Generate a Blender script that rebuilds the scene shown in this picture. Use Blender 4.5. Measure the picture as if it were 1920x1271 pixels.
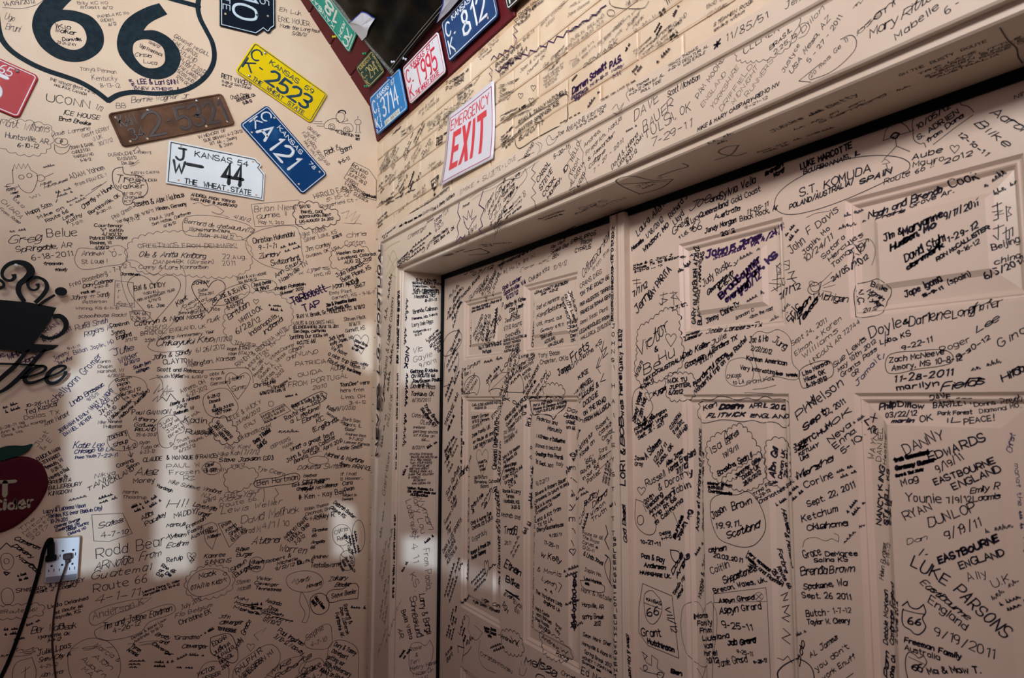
import bpy, bmesh, math, random
from mathutils import Vector, Matrix, geometry
for o in list(bpy.data.objects): bpy.data.objects.remove(o)
SC = bpy.context.scene
COL = SC.collection
# ------------------------------------------------------------------ camera
CZ = 1.53
F = 1235.0
AX = Vector((0.84587863, 0.05267916, 0.53076761))      # rows: world axes expressed in camera space (x right, y down, z forward)
AY = Vector((-0.53336531, 0.077413, 0.84233525))
AZ = Vector((0.0032852, -0.99560642, 0.09357924))
cam_d = bpy.data.cameras.new('camera'); cam = bpy.data.objects.new('camera', cam_d); COL.objects.link(cam)
cam_d.sensor_width = 36; cam_d.lens = F/1920*36; cam_d.clip_start = 0.02
right = Vector((AX.x, AY.x, AZ.x)); down = Vector((AX.y, AY.y, AZ.y)); fwd = Vector((AX.z, AY.z, AZ.z))
M3 = Matrix((right, -down, -fwd)).transposed()
cam.matrix_world = Matrix.Translation((0, 0, CZ)) @ M3.to_4x4()
SC.camera = cam
cam_d.dof.use_dof = True; cam_d.dof.focus_distance = 2.35; cam_d.dof.aperture_fstop = 7.0
# ------------------------------------------------------------------ world, lights, exposure
SC.view_settings.view_transform = 'Standard'; SC.view_settings.look = 'None'
SC.view_settings.gamma = 1.0; SC.view_settings.exposure = 0.0
w = bpy.data.worlds.new('world'); SC.world = w; w.use_nodes = True
w.node_tree.nodes['Background'].inputs[0].default_value = (1.0, 0.78, 0.84, 1)
w.node_tree.nodes['Background'].inputs[1].default_value = 0.085
SUN = Vector((0.34, 1.0, -0.16)).normalized()
def light(name, kind, loc, target, energy, color, **kw):
    d = bpy.data.lights.new(name, kind); o = bpy.data.objects.new(name, d); COL.objects.link(o)
    o.location = loc; d.energy = energy; d.color = color
    o.rotation_euler = (Vector(target)-Vector(loc)).to_track_quat('-Z', 'Y').to_euler()
    for k, v in kw.items(): setattr(d, k, v)
    return o
light('sun', 'SUN', (0, 0, 4), Vector((0, 0, 4))+SUN, 2.3, (0.62, 0.82, 1.0), angle=math.radians(0.65))
light('high_fill_light', 'AREA', (-0.75, 0.75, 3.45), (0.55, 2.86, 3.05), 14.5, (0.97, 0.985, 0.95), shape='RECTANGLE', size=1.5, size_y=0.6, spread=math.radians(85))  # unseen fill lamp, added to brighten the top of the left-hand wall
light('side_fill_light', 'AREA', (-1.9, 0.6, 3.15), (1.05, 1.1, 2.95), 20.5, (1.0, 0.965, 0.92), shape='RECTANGLE', size=1.4, size_y=0.6, spread=math.radians(75))  # added fill from the left, no visible source; lifts the upper right-hand wall
light('room_light', 'AREA', (-0.25, -1.05, 2.45), (1.05, 1.9, 1.25), 8.2, (1.0, 0.79, 0.85), shape='RECTANGLE', size=1.2, size_y=0.6, spread=math.radians(100))

# ------------------------------------------------------------------ materials
def srgb(r, g, b):
    f = lambda c: (c/255/12.92) if c <= 10 else ((c/255+0.055)/1.055)**2.4
    return (f(r), f(g), f(b), 1)
MATS = {}
def mat(name, col, rough=0.5, metal=0.0, noise=0.0, nscale=8.0, col2=None, bump=0.0, bscale=60.0, coat=0.0, spec=None, lo=0.4, hi=0.6, stretch=None):
    if name in MATS: return MATS[name]
    m = bpy.data.materials.new(name); m.use_nodes = True; nt = m.node_tree; b = nt.nodes['Principled BSDF']
    b.inputs['Base Color'].default_value = col; b.inputs['Roughness'].default_value = rough; b.inputs['Metallic'].default_value = metal
    if coat: b.inputs['Coat Weight'].default_value = coat; b.inputs['Coat Roughness'].default_value = 0.12
    if spec is not None: b.inputs['Specular IOR Level'].default_value = spec
    geo = nt.nodes.new('ShaderNodeNewGeometry')
    src = geo.outputs['Position']
    if stretch:
        mp = nt.nodes.new('ShaderNodeMapping'); mp.inputs['Scale'].default_value = stretch
        nt.links.new(src, mp.inputs['Vector']); src = mp.outputs['Vector']
    if col2 is not None:
        n = nt.nodes.new('ShaderNodeTexNoise'); n.inputs['Scale'].default_value = nscale; n.inputs['Detail'].default_value = 6
        nt.links.new(src, n.inputs['Vector'])
        r = nt.nodes.new('ShaderNodeValToRGB'); r.color_ramp.elements[0].position = lo; r.color_ramp.elements[1].position = hi
        r.color_ramp.elements[0].color = col; r.color_ramp.elements[1].color = col2
        nt.links.new(n.outputs['Fac'], r.inputs['Fac']); nt.links.new(r.outputs['Color'], b.inputs['Base Color'])
    if bump:
        n2 = nt.nodes.new('ShaderNodeTexNoise'); n2.inputs['Scale'].default_value = bscale; n2.inputs['Detail'].default_value = 4
        nt.links.new(src, n2.inputs['Vector'])
        bp = nt.nodes.new('ShaderNodeBump'); bp.inputs['Strength'].default_value = bump; bp.inputs['Distance'].default_value = 0.002
        nt.links.new(n2.outputs['Fac'], bp.inputs['Height']); nt.links.new(bp.outputs['Normal'], b.inputs['Normal'])
    MATS[name] = m; return m
CREAM = (0.66, 0.53, 0.415, 1)
m_wall = mat('cream_wall_paint', CREAM, 0.42, col2=(0.63, 0.485, 0.37, 1), nscale=5, bump=0.25, bscale=220)
m_brick = mat('cream_painted_brick', (0.66, 0.54, 0.415, 1), 0.36, col2=(0.61, 0.48, 0.35, 1), nscale=9, bump=0.55, bscale=70)
m_mortar = mat('painted_mortar', (0.60, 0.45, 0.33, 1), 0.5, col2=(0.50, 0.34, 0.21, 1), nscale=14, bump=0.5, bscale=90)
m_trim = mat('cream_trim_gloss', (0.66, 0.555, 0.46, 1), 0.30, col2=(0.63, 0.52, 0.425, 1), nscale=4, bump=0.06, bscale=40)
m_door = mat('cream_door_paint', (0.65, 0.53, 0.44, 1), 0.33, col2=(0.62, 0.49, 0.40, 1), nscale=3, bump=0.10, bscale=90)
m_black = mat('black_weatherstrip', (0.004, 0.005, 0.006, 1), 0.7, spec=0.1)
m_ink = mat('black_marker_ink', (0.012, 0.010, 0.020, 1), 0.45, spec=0.15)
m_ink_blue = mat('blue_marker_ink', (0.015, 0.02, 0.09, 1), 0.45, spec=0.15)
m_ink_purple = mat('purple_marker_ink', (0.035, 0.012, 0.075, 1), 0.45, spec=0.15)
m_ink_grey = mat('faded_grey_ink', (0.115, 0.082, 0.085, 1), 0.5)
m_ink_mid = mat('worn_marker_ink', (0.045, 0.034, 0.045, 1), 0.5)
m_ink_green = mat('faded_green_ink', (0.36, 0.40, 0.14, 1), 0.5)
m_shield = mat('painted_navy_black', (0.005, 0.014, 0.025, 1), 0.6, col2=(0.010, 0.024, 0.036, 1), nscale=60, spec=0.12)
m_maroon = mat('maroon_paint', (0.095, 0.010, 0.015, 1), 0.5, spec=0.15, bump=0.1, bscale=50)
m_white = mat('white_plastic', (0.62, 0.66, 0.70, 1), 0.35)
INKS = {'k': m_ink, 'b': m_ink_blue, 'p': m_ink_purple, 'g': m_ink_grey, 'm': m_ink_mid, 'n': m_ink_green}

# ------------------------------------------------------------------ object helpers
def link(o, parent=None):
    COL.objects.link(o)
    if parent is not None: o.parent = parent
    return o
def tag(o, label=None, cat=None, group=None, kind=None):
    if label: o['label'] = label
    if cat: o['category'] = cat
    if group: o['group'] = group
    if kind: o['kind'] = kind
    return o
def mesh(name, verts, faces, m, parent=None, smooth=False):
    me = bpy.data.meshes.new(name); me.from_pydata([tuple(v) for v in verts], [], faces); me.materials.append(m)
    if smooth:
        for p in me.polygons: p.use_smooth = True
    me.update()
    return link(bpy.data.objects.new(name, me), parent)
def empty(name, loc):
    o = bpy.data.objects.new(name, None); o.empty_display_size = 0.02; COL.objects.link(o); o.location = loc
    return o
def adopt(o, root):
    o.parent = root; o.matrix_parent_inverse = Matrix.Translation(-Vector(root.location)); return o
class MB:
    def __init__(s): s.v = []; s.f = []
    def add(s, verts, faces):
        n = len(s.v); s.v += [tuple(v) for v in verts]; s.f += [tuple(i+n for i in f) for f in faces]
    def box(s, a, b):
        x0, y0, z0 = a; x1, y1, z1 = b
        s.add([(x0,y0,z0),(x1,y0,z0),(x1,y1,z0),(x0,y1,z0),(x0,y0,z1),(x1,y0,z1),(x1,y1,z1),(x0,y1,z1)],
              [(0,3,2,1),(4,5,6,7),(0,1,5,4),(1,2,6,5),(2,3,7,6),(3,0,4,7)])
    def build(s, name, m, parent=None, smooth=False, bevel=0):
        o = mesh(name, s.v, s.f, m, None, smooth)
        if parent is not None: adopt(o, parent) if parent.type == 'EMPTY' else setattr(o, 'parent', parent)
        if bevel:
            md = o.modifiers.new('bevel', 'BEVEL'); md.width = bevel; md.segments = 2
        return o
class Frame:
    """a flat surface: origin, right, up, outward normal; px() finds where a sight line of the camera meets it"""
    def __init__(s, O, u, v, relief=None):
        s.O = Vector(O); s.u = Vector(u).normalized(); s.v = Vector(v).normalized(); s.n = s.u.cross(s.v); s.relief = relief
        s.rstep = 0
    def px(s, x, y):
        c = Vector((x-960, y-635.5, F)); d = Vector((AX.dot(c), AY.dot(c), AZ.dot(c)))
        o = s.O - Vector((0, 0, CZ)); t = o.dot(s.n)/d.dot(s.n); p = d*t - o
        return Vector((p.dot(s.u), p.dot(s.v)))
    def at(s, uv, h=0.0):
        if s.relief: h += s.relief(uv[0], uv[1])
        return s.O + s.u*uv[0] + s.v*uv[1] + s.n*h
    def scale(s, x, y):      # metres per photograph pixel around (x, y), vertical direction
        return (s.px(x, y-4)-s.px(x, y+4)).length/8
Y0 = 2.86; XB = 1.055; XC = 1.015; XJ = 1.035; XD = 1.2147; ZT = CZ+0.5266; YJ = 2.48
XBB = 1.005
FL = Frame((0, Y0, CZ), (1,0,0), (0,0,1))
FB = Frame((XB, 0, CZ), (0,-1,0), (0,0,1))
FH = Frame((XBB, 0, CZ), (0,-1,0), (0,0,1))
FC = Frame((XC, 0, CZ), (0,-1,0), (0,0,1))
FJ = Frame((0, YJ, CZ), (1,0,0), (0,0,1))
FS = Frame((0, 0, ZT), (0,-1,0), (-1,0,0))          # soffit: seen from below
FS = Frame((0, 0, ZT), (0,-1,0), (1,0,0)); 
if FS.n.z > 0: FS = Frame((0, 0, ZT), (0,-1,0), (-1,0,0))
FM = Frame((1.193, 0, CZ), (0,-1,0), (0,0,1))
FMS = Frame((0, 1.325, CZ), (1,0,0), (0,0,1))
K1 = Vector((-0.041, 0, 0.166)); K2 = Vector((-0.334, 0, 0.416))
FK1 = Frame((1.053, 2.86, CZ+1.199), (0,-1,0), K1)
FK2 = Frame((1.012, 2.86, CZ+1.365), (0,-1,0), K2)

# ------------------------------------------------------------------ pen strokes
def smooth_poly(pts, sub=4, closed=False, corner=1.15):
    n = len(pts)
    if n < 3: return [Vector(p) for p in pts]
    pts = [Vector(p) for p in pts]; out = []
    def tang(i):
        if closed: a, b, c = pts[(i-1) % n], pts[i], pts[(i+1) % n]
        else:
            if i == 0 or i == n-1: return None
            a, b, c = pts[i-1], pts[i], pts[i+1]
        d1 = b-a; d2 = c-b
        if d1.length < 1e-9 or d2.length < 1e-9: return None
        if abs(d1.angle_signed(d2)) > corner: return None
        return (c-a)*0.5
    T = [tang(i) for i in range(n)]
    rng = range(n) if closed else range(n-1)
    for i in rng:
        p, q = pts[i], pts[(i+1) % n]; a = T[i]; b = T[(i+1) % n]; d = q-p
        if a is None and b is None: out.append(p); continue
        L = d.length
        a = d if a is None else a*(L/max(a.length, 1e-9)); b = d if b is None else b*(L/max(b.length, 1e-9))
        for k in range(sub):
            t = k/sub; t2 = t*t; t3 = t2*t
            out.append(p*(2*t3-3*t2+1)+a*(t3-2*t2+t)+q*(-2*t3+3*t2)+b*(t3-t2))
    out.append(pts[0].copy() if closed else pts[-1])
    return out
def resample(pts, step):
    out = [pts[0]]
    for a, b in zip(pts, pts[1:]):
        L = (b-a).length; k = max(1, int(L/step+0.5))
        for i in range(1, k+1): out.append(a+(b-a)*(i/k))
    return out
def ribbon(mb, fr, pts, w, h=0.0003, cap=True, thick=0.0, square=False):
    """lay a pen line of width w (metres) on a surface; thick > 0 raises it as an embossed ridge"""
    P = [pts[0]]
    for p in pts[1:]:
        if (p-P[-1]).length > w*0.12: P.append(p)
    if len(P) < 2: P.append(P[0]+Vector((w*0.5, 0)))
    if fr.rstep: P = resample(P, fr.rstep)
    n = len(P); L = []; R = []
    for i in range(n):
        if i == 0: d = P[1]-P[0]
        elif i == n-1: d = P[-1]-P[-2]
        else: d = (P[i]-P[i-1]).normalized()+(P[i+1]-P[i]).normalized()
        if d.length < 1e-9: d = P[min(i+1, n-1)]-P[max(i-1, 0)]
        if d.length < 1e-9: d = Vector((1, 0))
        d.normalize(); nn = Vector((-d.y, d.x)); s = 1.0
        if 0 < i < n-1:
            e = (P[i]-P[i-1]).normalized(); c = abs(Vector((-e.y, e.x)).dot(nn)); s = 1/max(c, 0.55)
        L.append(P[i]+nn*(w/2*s)); R.append(P[i]-nn*(w/2*s))
    ds = (P[0]-P[1]).normalized(); de = (P[-1]-P[-2]).normalized()
    if cap and not square:
        ns = Vector((-ds.y, ds.x)); ne = Vector((-de.y, de.x))
        L = [P[0]+ds*w*0.5-ns*w*0.2]+L+[P[-1]+de*w*0.5+ne*w*0.2]
        R = [P[0]+ds*w*0.5+ns*w*0.2]+R+[P[-1]+de*w*0.5-ne*w*0.2]
    n = len(L)
    if thick <= 0:
        V = [fr.at(p, h) for p in L]+[fr.at(p, h) for p in R]
        mb.add(V, [(i, n+i, n+i+1, i+1) for i in range(n-1)])
    else:
        V = []
        for k, hh in ((1.0, 0.0), (0.72, thick), (-0.72, thick), (-1.0, 0.0)):
            for a, b in zip(L, R):
                c = (a+b)/2; V.append(fr.at(c+(a-c)*k, h+hh))
        Fs = []
        for r in range(3): Fs += [(r*n+i, (r+1)*n+i, (r+1)*n+i+1, r*n+i+1) for i in range(n-1)]
        Fs += [(0, n, 2*n, 3*n), (n-1, 4*n-1, 3*n-1, 2*n-1)]
        mb.add(V, Fs)
G = {
'A':"0e4q8e 2i6i",'B':"0e0q 0q5q7o7m5k0k 5k8j8g6e0e",'C':"8o6q3q1o0l0i1g3e6e8g",'D':"0e0q 0q4q7o8l8i7g4e0e",'E':"7q0q0e7e 0k6k",'F':"7q0q0e 0k6k",
'G':"8o6q3q1o0l0i1g3e6e8g8j5j",'H':"0e0q 8e8q 0k8k",'I':"2e2q",'J':"2q8q 6q6g4e2e0g",'K':"0e0q 7q0j 2l8e",'L':"0q0e7e",'M':"0e0q4i8q8e",'N':"0e0q8e8q",
'O':"4q1o0l0i1g4e7g8i8l7o4q",'P':"0e0q 0q5q8o8l5j0j",'Q':"4q1o0l0i1g4e7g8i8l7o4q 5h8d",'R':"0e0q 0q5q8o8l5j0j 4j8e",'S':"7o6q2q0o0m2k6j8i8g6e2e0g",
'T':"0q8q 4q4e",'U':"0q0h2e6e8h8q",'V':"0q4e8q",'W':"0q2e4m6e8q",'X':"0q8e 8q0e",'Y':"0q4k8q 4k4e",'Z':"0q8q0e8e",
'a':"6k4m1m0j0h1f3e5f6i 6m6e",'b':"0q0e 0j2m5m6j6h5e2e0g",'c':"6l4m1m0j0h1f4e6f",'d':"6q6e 6j4m1m0j0h1f4e6g",'e':"0i6j6k5m2m0k0h1f3e6f",
'f':"6p4q3o3e 0m6m",'g':"6m6c4a1a0b 6j4m1m0j0h1f4e6g",'h':"0q0e 0j3m5m6k6e",'i':"1m1e 1p1o",'j':"3m3b1a0b 3p3o",'k':"0q0e 5m0i 2j6e",'l':"1q1e",
'm':"0m0e 0k2m4k4e 4k6m8k8e",'n':"0m0e 0j3m5m6k6e",'o':"3m1m0j0h1f3e5f6h6j5m3m",'p':"0m0a 0j2m5m6j6h5e2e0g",'q':"6m6a 6j4m1m0j0h1f4e6g",'r':"0m0e 0j2m5m",
's':"6l4m1m0k3j5i6g4e1e0f",'t':"2q2g3e5e 0m5m",'u':"0m0g1e4e6g6m 6g6e",'v':"0m3e6m",'w':"0m2e4k6e8m",'x':"0m6e 6m0e",'y':"0m3f 6m2a0a",'z':"0m6m0e6e",
'0':"3q1p0l0i1f3e5f6i6l5p3q",'1':"1o3q3e",'2':"0o2q5q6o6l0e6e",'3':"0p2q5q6o5l2k5j6h5f2e0f",'4':"5e5q0i7i",'5':"6q1q0k4l6j6g4e1e0f",'6':"5q2o0j0g2e5e6g6i4k1j0h",
'7':"0q6q2e",'8':"3k1m1p3q5p5m3k0i0f3e6f6i3k",'9':"6l4j1k0m1p4q6o6l5f3e",
'.':"0e1e",',':"1f0c",'-':"0j4j",'/':"0d5r",'&':"7e1n2q4q4o0i0f2e5f7j",'+':"3g3n 0j6j",'!':"1q1i 1e1f","'":"1q1n",'"':"0q0n 2q2n",':':"0f1f 0k1k",
'(':"2r0n0g2c",')':"0r2n2g0c",'#':"2e3q 5e6q 0i8i 1m8m",'=':"0h5h 0k5k",'*':"3g3n 0h6m 6h0m",'?':"0o2q5q6n3k3i 3e3f",'{':"3r1o2k0j2i1e3b",'}':"0r2o1k3j1i2e0b",
'^':"3f1i0k1m3k5m6k5i3f",'>':"0e6j0o",'_':"0e6e",'[':"3r0r0c3c",']':"0r3r3c0c",'%':"3q1o0m2k4k6m5o3q 2n2n 4n4n 2l3l4l",'@':"4q1o0l0i1g4e7g8i8l7o4q 2m2l 6m6l 2i4h6i",
}
GL = {}
for ch, s in G.items():
    st = [[(int(t[i]), ord(t[i+1])-101) for i in range(0, len(t), 2)] for t in s.split()]
    GL[ch] = (st, max(p[0] for t in st for p in t))
def text_width(t, gap=2.6):
    w = 0
    for c in t:
        if c == ' ': w += 6.5
        elif c == '~': w += 5
        else: w += GL.get(c, GL['o'])[1]+gap
    return max(w-gap, 1)
def text_strokes(t, rnd, slant=0.0, jit=0.25, gap=2.6, joined=False):
    """strokes of a line of lettering in units of 1/12 cap height; joined = running hand"""
    x = 0; out = []; wave = rnd.uniform(0, 6); prev = None
    for c in t:
        if c == ' ': x += 6.5; prev = None; continue
        if c == '~':
            h1 = rnd.choice((5, 7, 8, 11)); h2 = rnd.uniform(3, 8)
            pts = [Vector((x+px, py)) for px, py in ((0, 0.6), (1.3, h1*.7), (2.2, h1), (1.7, h1*.5), (1.9, 0), (3.0, h2), (3.8, h2*.6), (3.9, rnd.uniform(-2, .5)), (5.2, 1.2))]
            out.append((pts, True)); x += 5; prev = None; continue
        st, wd = GL.get(c, GL['o'])
        a = rnd.gauss(0, 0.05)*min(jit*4, 1.5); sy = 1+rnd.gauss(0, 0.06)*jit*4; by = math.sin(x*0.05+wave)*0.6*jit*4+rnd.gauss(0, 0.25)*jit*3; sx = 1+rnd.gauss(0, .07)*jit*3
        for k, s in enumerate(st):
            pts = []
            for (px, py) in s:
                qx = px*sx+rnd.gauss(0, 0.22)*jit*3; qy = py*sy+rnd.gauss(0, 0.25)*jit*3
                qx, qy = qx-qy*a, qy+qx*a
                pts.append(Vector((x+qx+qy*slant, qy+by)))
            if joined and c.islower():
                if k == 0 and prev is not None: out.append(([prev, prev+(pts[0]-prev)*0.5+Vector((0.3, -0.6)), pts[0]], True))
                if k == 0 or s[-1][1] == 0: prev = max(pts[-2:], key=lambda q: q.x)
            out.append((pts, False))
        if not c.islower(): prev = None
        x += wd+gap
    return out
RN = random.Random(66)
def write(mb, fr, x0, y0, x1, y1, hpx, text, weight=1.0, slant=None, jit=0.25, lead=1.62, center=False, joined=False):
    """handwriting whose first baseline runs between two points seen at (x0,y0) and (x1,y1); cap height hpx photograph pixels there"""
    a = fr.px(x0, y0); b = fr.px(x1, y1); d = b-a; L = d.length; d.normalize(); nrm = Vector((-d.y, d.x))
    q = fr.O+fr.u*a.x+fr.v*a.y
    def pix(uv):
        p = fr.O+fr.u*uv.x+fr.v*uv.y-Vector((0, 0, CZ)); c = AX*p.x+AY*p.y+AZ*p.z
        return Vector((960+F*c.x/c.z, 635.5+F*c.y/c.z))
    mid = (a+b)/2
    pp = (pix(mid+nrm*0.004)-pix(mid-nrm*0.004)).length/0.008
    H = hpx/pp; u = H/12.0
    lines = text.split('|'); gp = 1.5 if joined else 2.6; w0 = text_width(lines[0], gp); sx = L/w0
    pd = (pix(mid+d*0.004)-pix(mid-d*0.004)).length/0.008
    pen = weight/((pp*pd)**0.5)
    sl = RN.uniform(0.12, 0.38) if joined else (RN.uniform(-0.05, 0.24) if slant is None else slant)
    for li, t in enumerate(lines):
        if not t: continue
        off = 0
        if center: off = (w0-text_width(t, gp))/2*sx
        elif li: off = RN.uniform(-2, 6)*sx
        base = a-nrm*(H*lead*li)
        for pts, zig in text_strokes(t, RN, sl, jit, gp, joined):
            P = [base+d*(p.x*sx+off)+nrm*(p.y*u) for p in pts]
            P = smooth_poly(P, 3, corner=1.2 if not zig else 3.0)
            ribbon(mb, fr, P, pen)
def doodle(mb, fr, pts, weight=1.2, closed=False, smooth=True, bumpy=0.0, corner=1.3, h=0.0003):
    P = [fr.px(*p) for p in pts]
    if smooth: P = smooth_poly(P, 5, closed, corner)
    elif closed: P = P+[P[0]]
    sc = fr.scale(pts[0][0], pts[0][1])
    if bumpy:
        sg = 1.0 if sum(a.x*b.y-b.x*a.y for a, b in zip(P, P[1:]+P[:1])) > 0 else -1.0
        Lt = sum((b-a).length for a, b in zip(P, P[1:])); k = max(5, int(Lt/(bumpy*sc))); Q = resample(P, Lt/(k*7)); out = []
        for i, p in enumerate(Q):
            d = Q[min(i+1, len(Q)-1)]-Q[max(i-1, 0)]; d.normalize() if d.length > 0 else None
            nn = Vector((d.y, -d.x))*sg; out.append(p+nn*(abs(math.sin(i/len(Q)*k*math.pi))**0.8*bumpy*sc*0.36))
        P = out
    ribbon(mb, fr, P, weight*sc, h)
# ================================================================== THE SETTING
# left-hand wall (faces the camera)
def quad_grid(fr, u0, u1, v0, v1, nu, nv, h=0.0):
    V = []; Fs = []
    for j in range(nv+1):
        for i in range(nu+1): V.append(fr.at((u0+(u1-u0)*i/nu, v0+(v1-v0)*j/nv), h))
    for j in range(nv):
        for i in range(nu): a = j*(nu+1)+i; Fs.append((a, a+1, a+nu+2, a+nu+1))
    return V, Fs
mb = MB(); mb.box((-2.6, Y0, 0.0), (1.25, Y0+0.10, CZ+2.6))
wall_left = tag(mb.build('wall_left', m_wall), kind='structure')
mb = MB(); mb.box((-2.6, -1.6, -0.05), (1.6, Y0+0.1, 0.0))
tag(mb.build('floor', mat('brown_floor', (0.10, 0.06, 0.045, 1), 0.5, col2=(0.14, 0.085, 0.06, 1), nscale=6)), kind='structure')
# right-hand wall: backing with a door opening
YR0, YR1 = 0.20, YJ                        # opening between these y
mb = MB()
XW = XB+0.0042
mb.box((XW, YR1+0.045, 0), (XW+0.22, Y0, CZ+1.30))
mb.box((XW, -1.2, ZT+0.05), (XW+0.22, YR1+0.045, CZ+1.30))
mb.box((XW, -1.2, 0), (XW+0.22, YR0-0.045, ZT+0.05))
wall_right = tag(mb.build('wall_right', m_mortar), kind='structure')
mb = MB(); mb.box((XD+0.09, -1.2, 0), (XD+0.13, Y0, CZ+1.3)); tag(mb.build('wall_outer', m_black), kind='structure')
# bricks, each one an object; painted over, joints shallow
def brick(y0, y1, z0, z1, rr):
    g = 0.0030; d = rr.uniform(-0.0008, 0.0010)
    y0 += g; y1 -= g; z0 += g*0.8; z1 -= g*0.8; e = 0.004
    ym, zm = (y0+y1)/2, (z0+z1)/2; a = (y1-y0)/2; b = (z1-z0)/2
    V = []
    for (k, x) in ((0, XW), (0, XB-d+0.0022), (e, XB-d)):
        for sy, sz in ((-1, -1), (1, -1), (1, 1), (-1, 1)):
            V.append((x+rr.uniform(-0.0004, 0.0004), ym+sy*(a-k)+rr.uniform(-.0008, .0008), zm+sz*(b-k)+rr.uniform(-.0006, .0006)))
    Fs = [(8, 11, 10, 9)]
    for r in (0, 4): Fs += [(r+i, r+(i+1) % 4, r+4+(i+1) % 4, r+4+i) for i in range(4)]
    Fs = [tuple(reversed(f)) for f in Fs]
    o = mesh('brick', V, Fs, m_brick, wall_right); return o
rb = random.Random(5); CH = 0.0755; BL = 0.28
ZB0 = CZ+0.735
for r in range(6):
    z0 = ZB0+r*CH; z1 = min(z0+CH, CZ+1.216); off = 0.14 if r % 2 else 0.0; y = 1.53+off
    while y < Y0: y += BL
    while y > -0.55:
        a = y-BL; b = min(y, Y0)
        if b > a+0.02: brick(a, b, z0, z1, rb)
        y -= BL
r = 0; z = ZB0-CH
while z > 0.02:
    brick(2.60, 2.785 if r % 2 else 2.72, z, z+CH, rb); brick(2.785 if r % 2 else 2.72, Y0, z, z+CH, rb); z -= CH; r += 1
# door casing with backband, mitred round the opening; dL outward on the legs, dT outward on the head, x depth
PROF = [(0.0, 0.0, XD+0.05), (0.0, 0.0, XJ+0.004), (0.003, 0.003, XJ), (0.014, 0.013, XJ), (0.018, 0.0175, XJ-0.006), (0.018, 0.0175, XC+0.003), (0.022, 0.021, XC),
        (0.180, 0.146, XC), (0.183, 0.149, XC-0.003), (0.184, 0.150, XBB+0.003), (0.187, 0.153, XBB), (0.214, 0.196, XBB), (0.219, 0.202, XBB+0.004), (0.222, 0.206, XB+0.02)]
mb = MB(); V = []
for (dl, dt, x) in PROF:
    V += [(x, YR1+dl, 0.0), (x, YR1+dl, ZT+dt), (x, YR0-dl, ZT+dt), (x, YR0-dl, 0.0)]
Fs = []
for i in range(len(PROF)-1):
    for k in range(3): a = i*4+k; Fs.append((a, a+1, a+5, a+4))
casing = mesh('trim_1', V, Fs, m_trim); tag(casing, kind='structure')
bm = bmesh.new(); bm.from_mesh(casing.data); bmesh.ops.recalc_face_normals(bm, faces=bm.faces); bm.to_mesh(casing.data); bm.free()
# weatherstrip: black gap round the two door leaves
mb = MB(); mb.box((XD-0.006, YR0, ZT-0.020), (XD+0.04, YR1, ZT+0.0)); mb.box((XD-0.006, YR1-0.020, 0.01), (XD+0.04, YR1, ZT-0.02))
mb.box((XD-0.006, YR0, 0.01), (XD+0.04, YR0+0.02, ZT-0.02))
tag(mb.build('trim_2', m_black), kind='structure')
# the post between the two door leaves: stepped and ribbed
mb = MB()
PP = [(1.387, XD+0.01), (1.385, 1.197), (1.382, 1.193), (1.375, 1.193), (1.3735, 1.1945), (1.372, 1.193), (1.356, 1.193), (1.3545, 1.200), (1.351, 1.200), (1.3495, 1.193), (1.344, 1.193), (1.3425, 1.1945), (1.341, 1.193),
      (1.334, 1.193), (1.3325, 1.1945), (1.331, 1.193), (1.326, 1.193), (1.325, 1.194), (1.325, XD+0.01)]
V = [(x, y, 0.01) for y, x in PP]+[(x, y, ZT-0.011) for y, x in PP]; n = len(PP)
post = mesh('trim_3', V, [(i, i+1, n+i+1, n+i) for i in range(n-1)]+[tuple(range(n, 2*n))], m_trim); tag(post, kind='structure')
# ---- panelled doors
ST = [(0, 0), (0.006, -0.0055), (0.0085, -0.0058), (0.011, -0.0048), (0.0135, -0.006), (0.019, -0.0115), (0.048, -0.0085), (0.058, -0.0025), (9, -0.0025)]
ST = [(a, b*1.25) for a, b in ST]
def prof(d):
    for (a, ha), (b, hb) in zip(ST, ST[1:]):
        if d <= b: return ha+(hb-ha)*(d-a)/(b-a)
    return ST[-1][1]
ZR = [(CZ+0.159, CZ+0.391), (CZ-0.777, CZ+0.017), (CZ-1.36, CZ-0.992)]
PY1 = [(1.997, 2.286), (1.557, 1.854)]; PY2 = [(0.852, 1.147), (0.421, 0.7135)]
PANELS = [(a, b, c, d) for a, b in PY1+PY2 for c, d in ZR]
def door_relief(u, v):
    y = -u; z = v+CZ
    for a, b, c, d in PANELS:
        if a < y < b and c < z < d: return prof(min(y-a, b-y, z-c, d-z))
    return 0.0
FD = Frame((XD, 0, CZ), (0,-1,0), (0,0,1), door_relief); FD.rstep = 0.006
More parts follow.
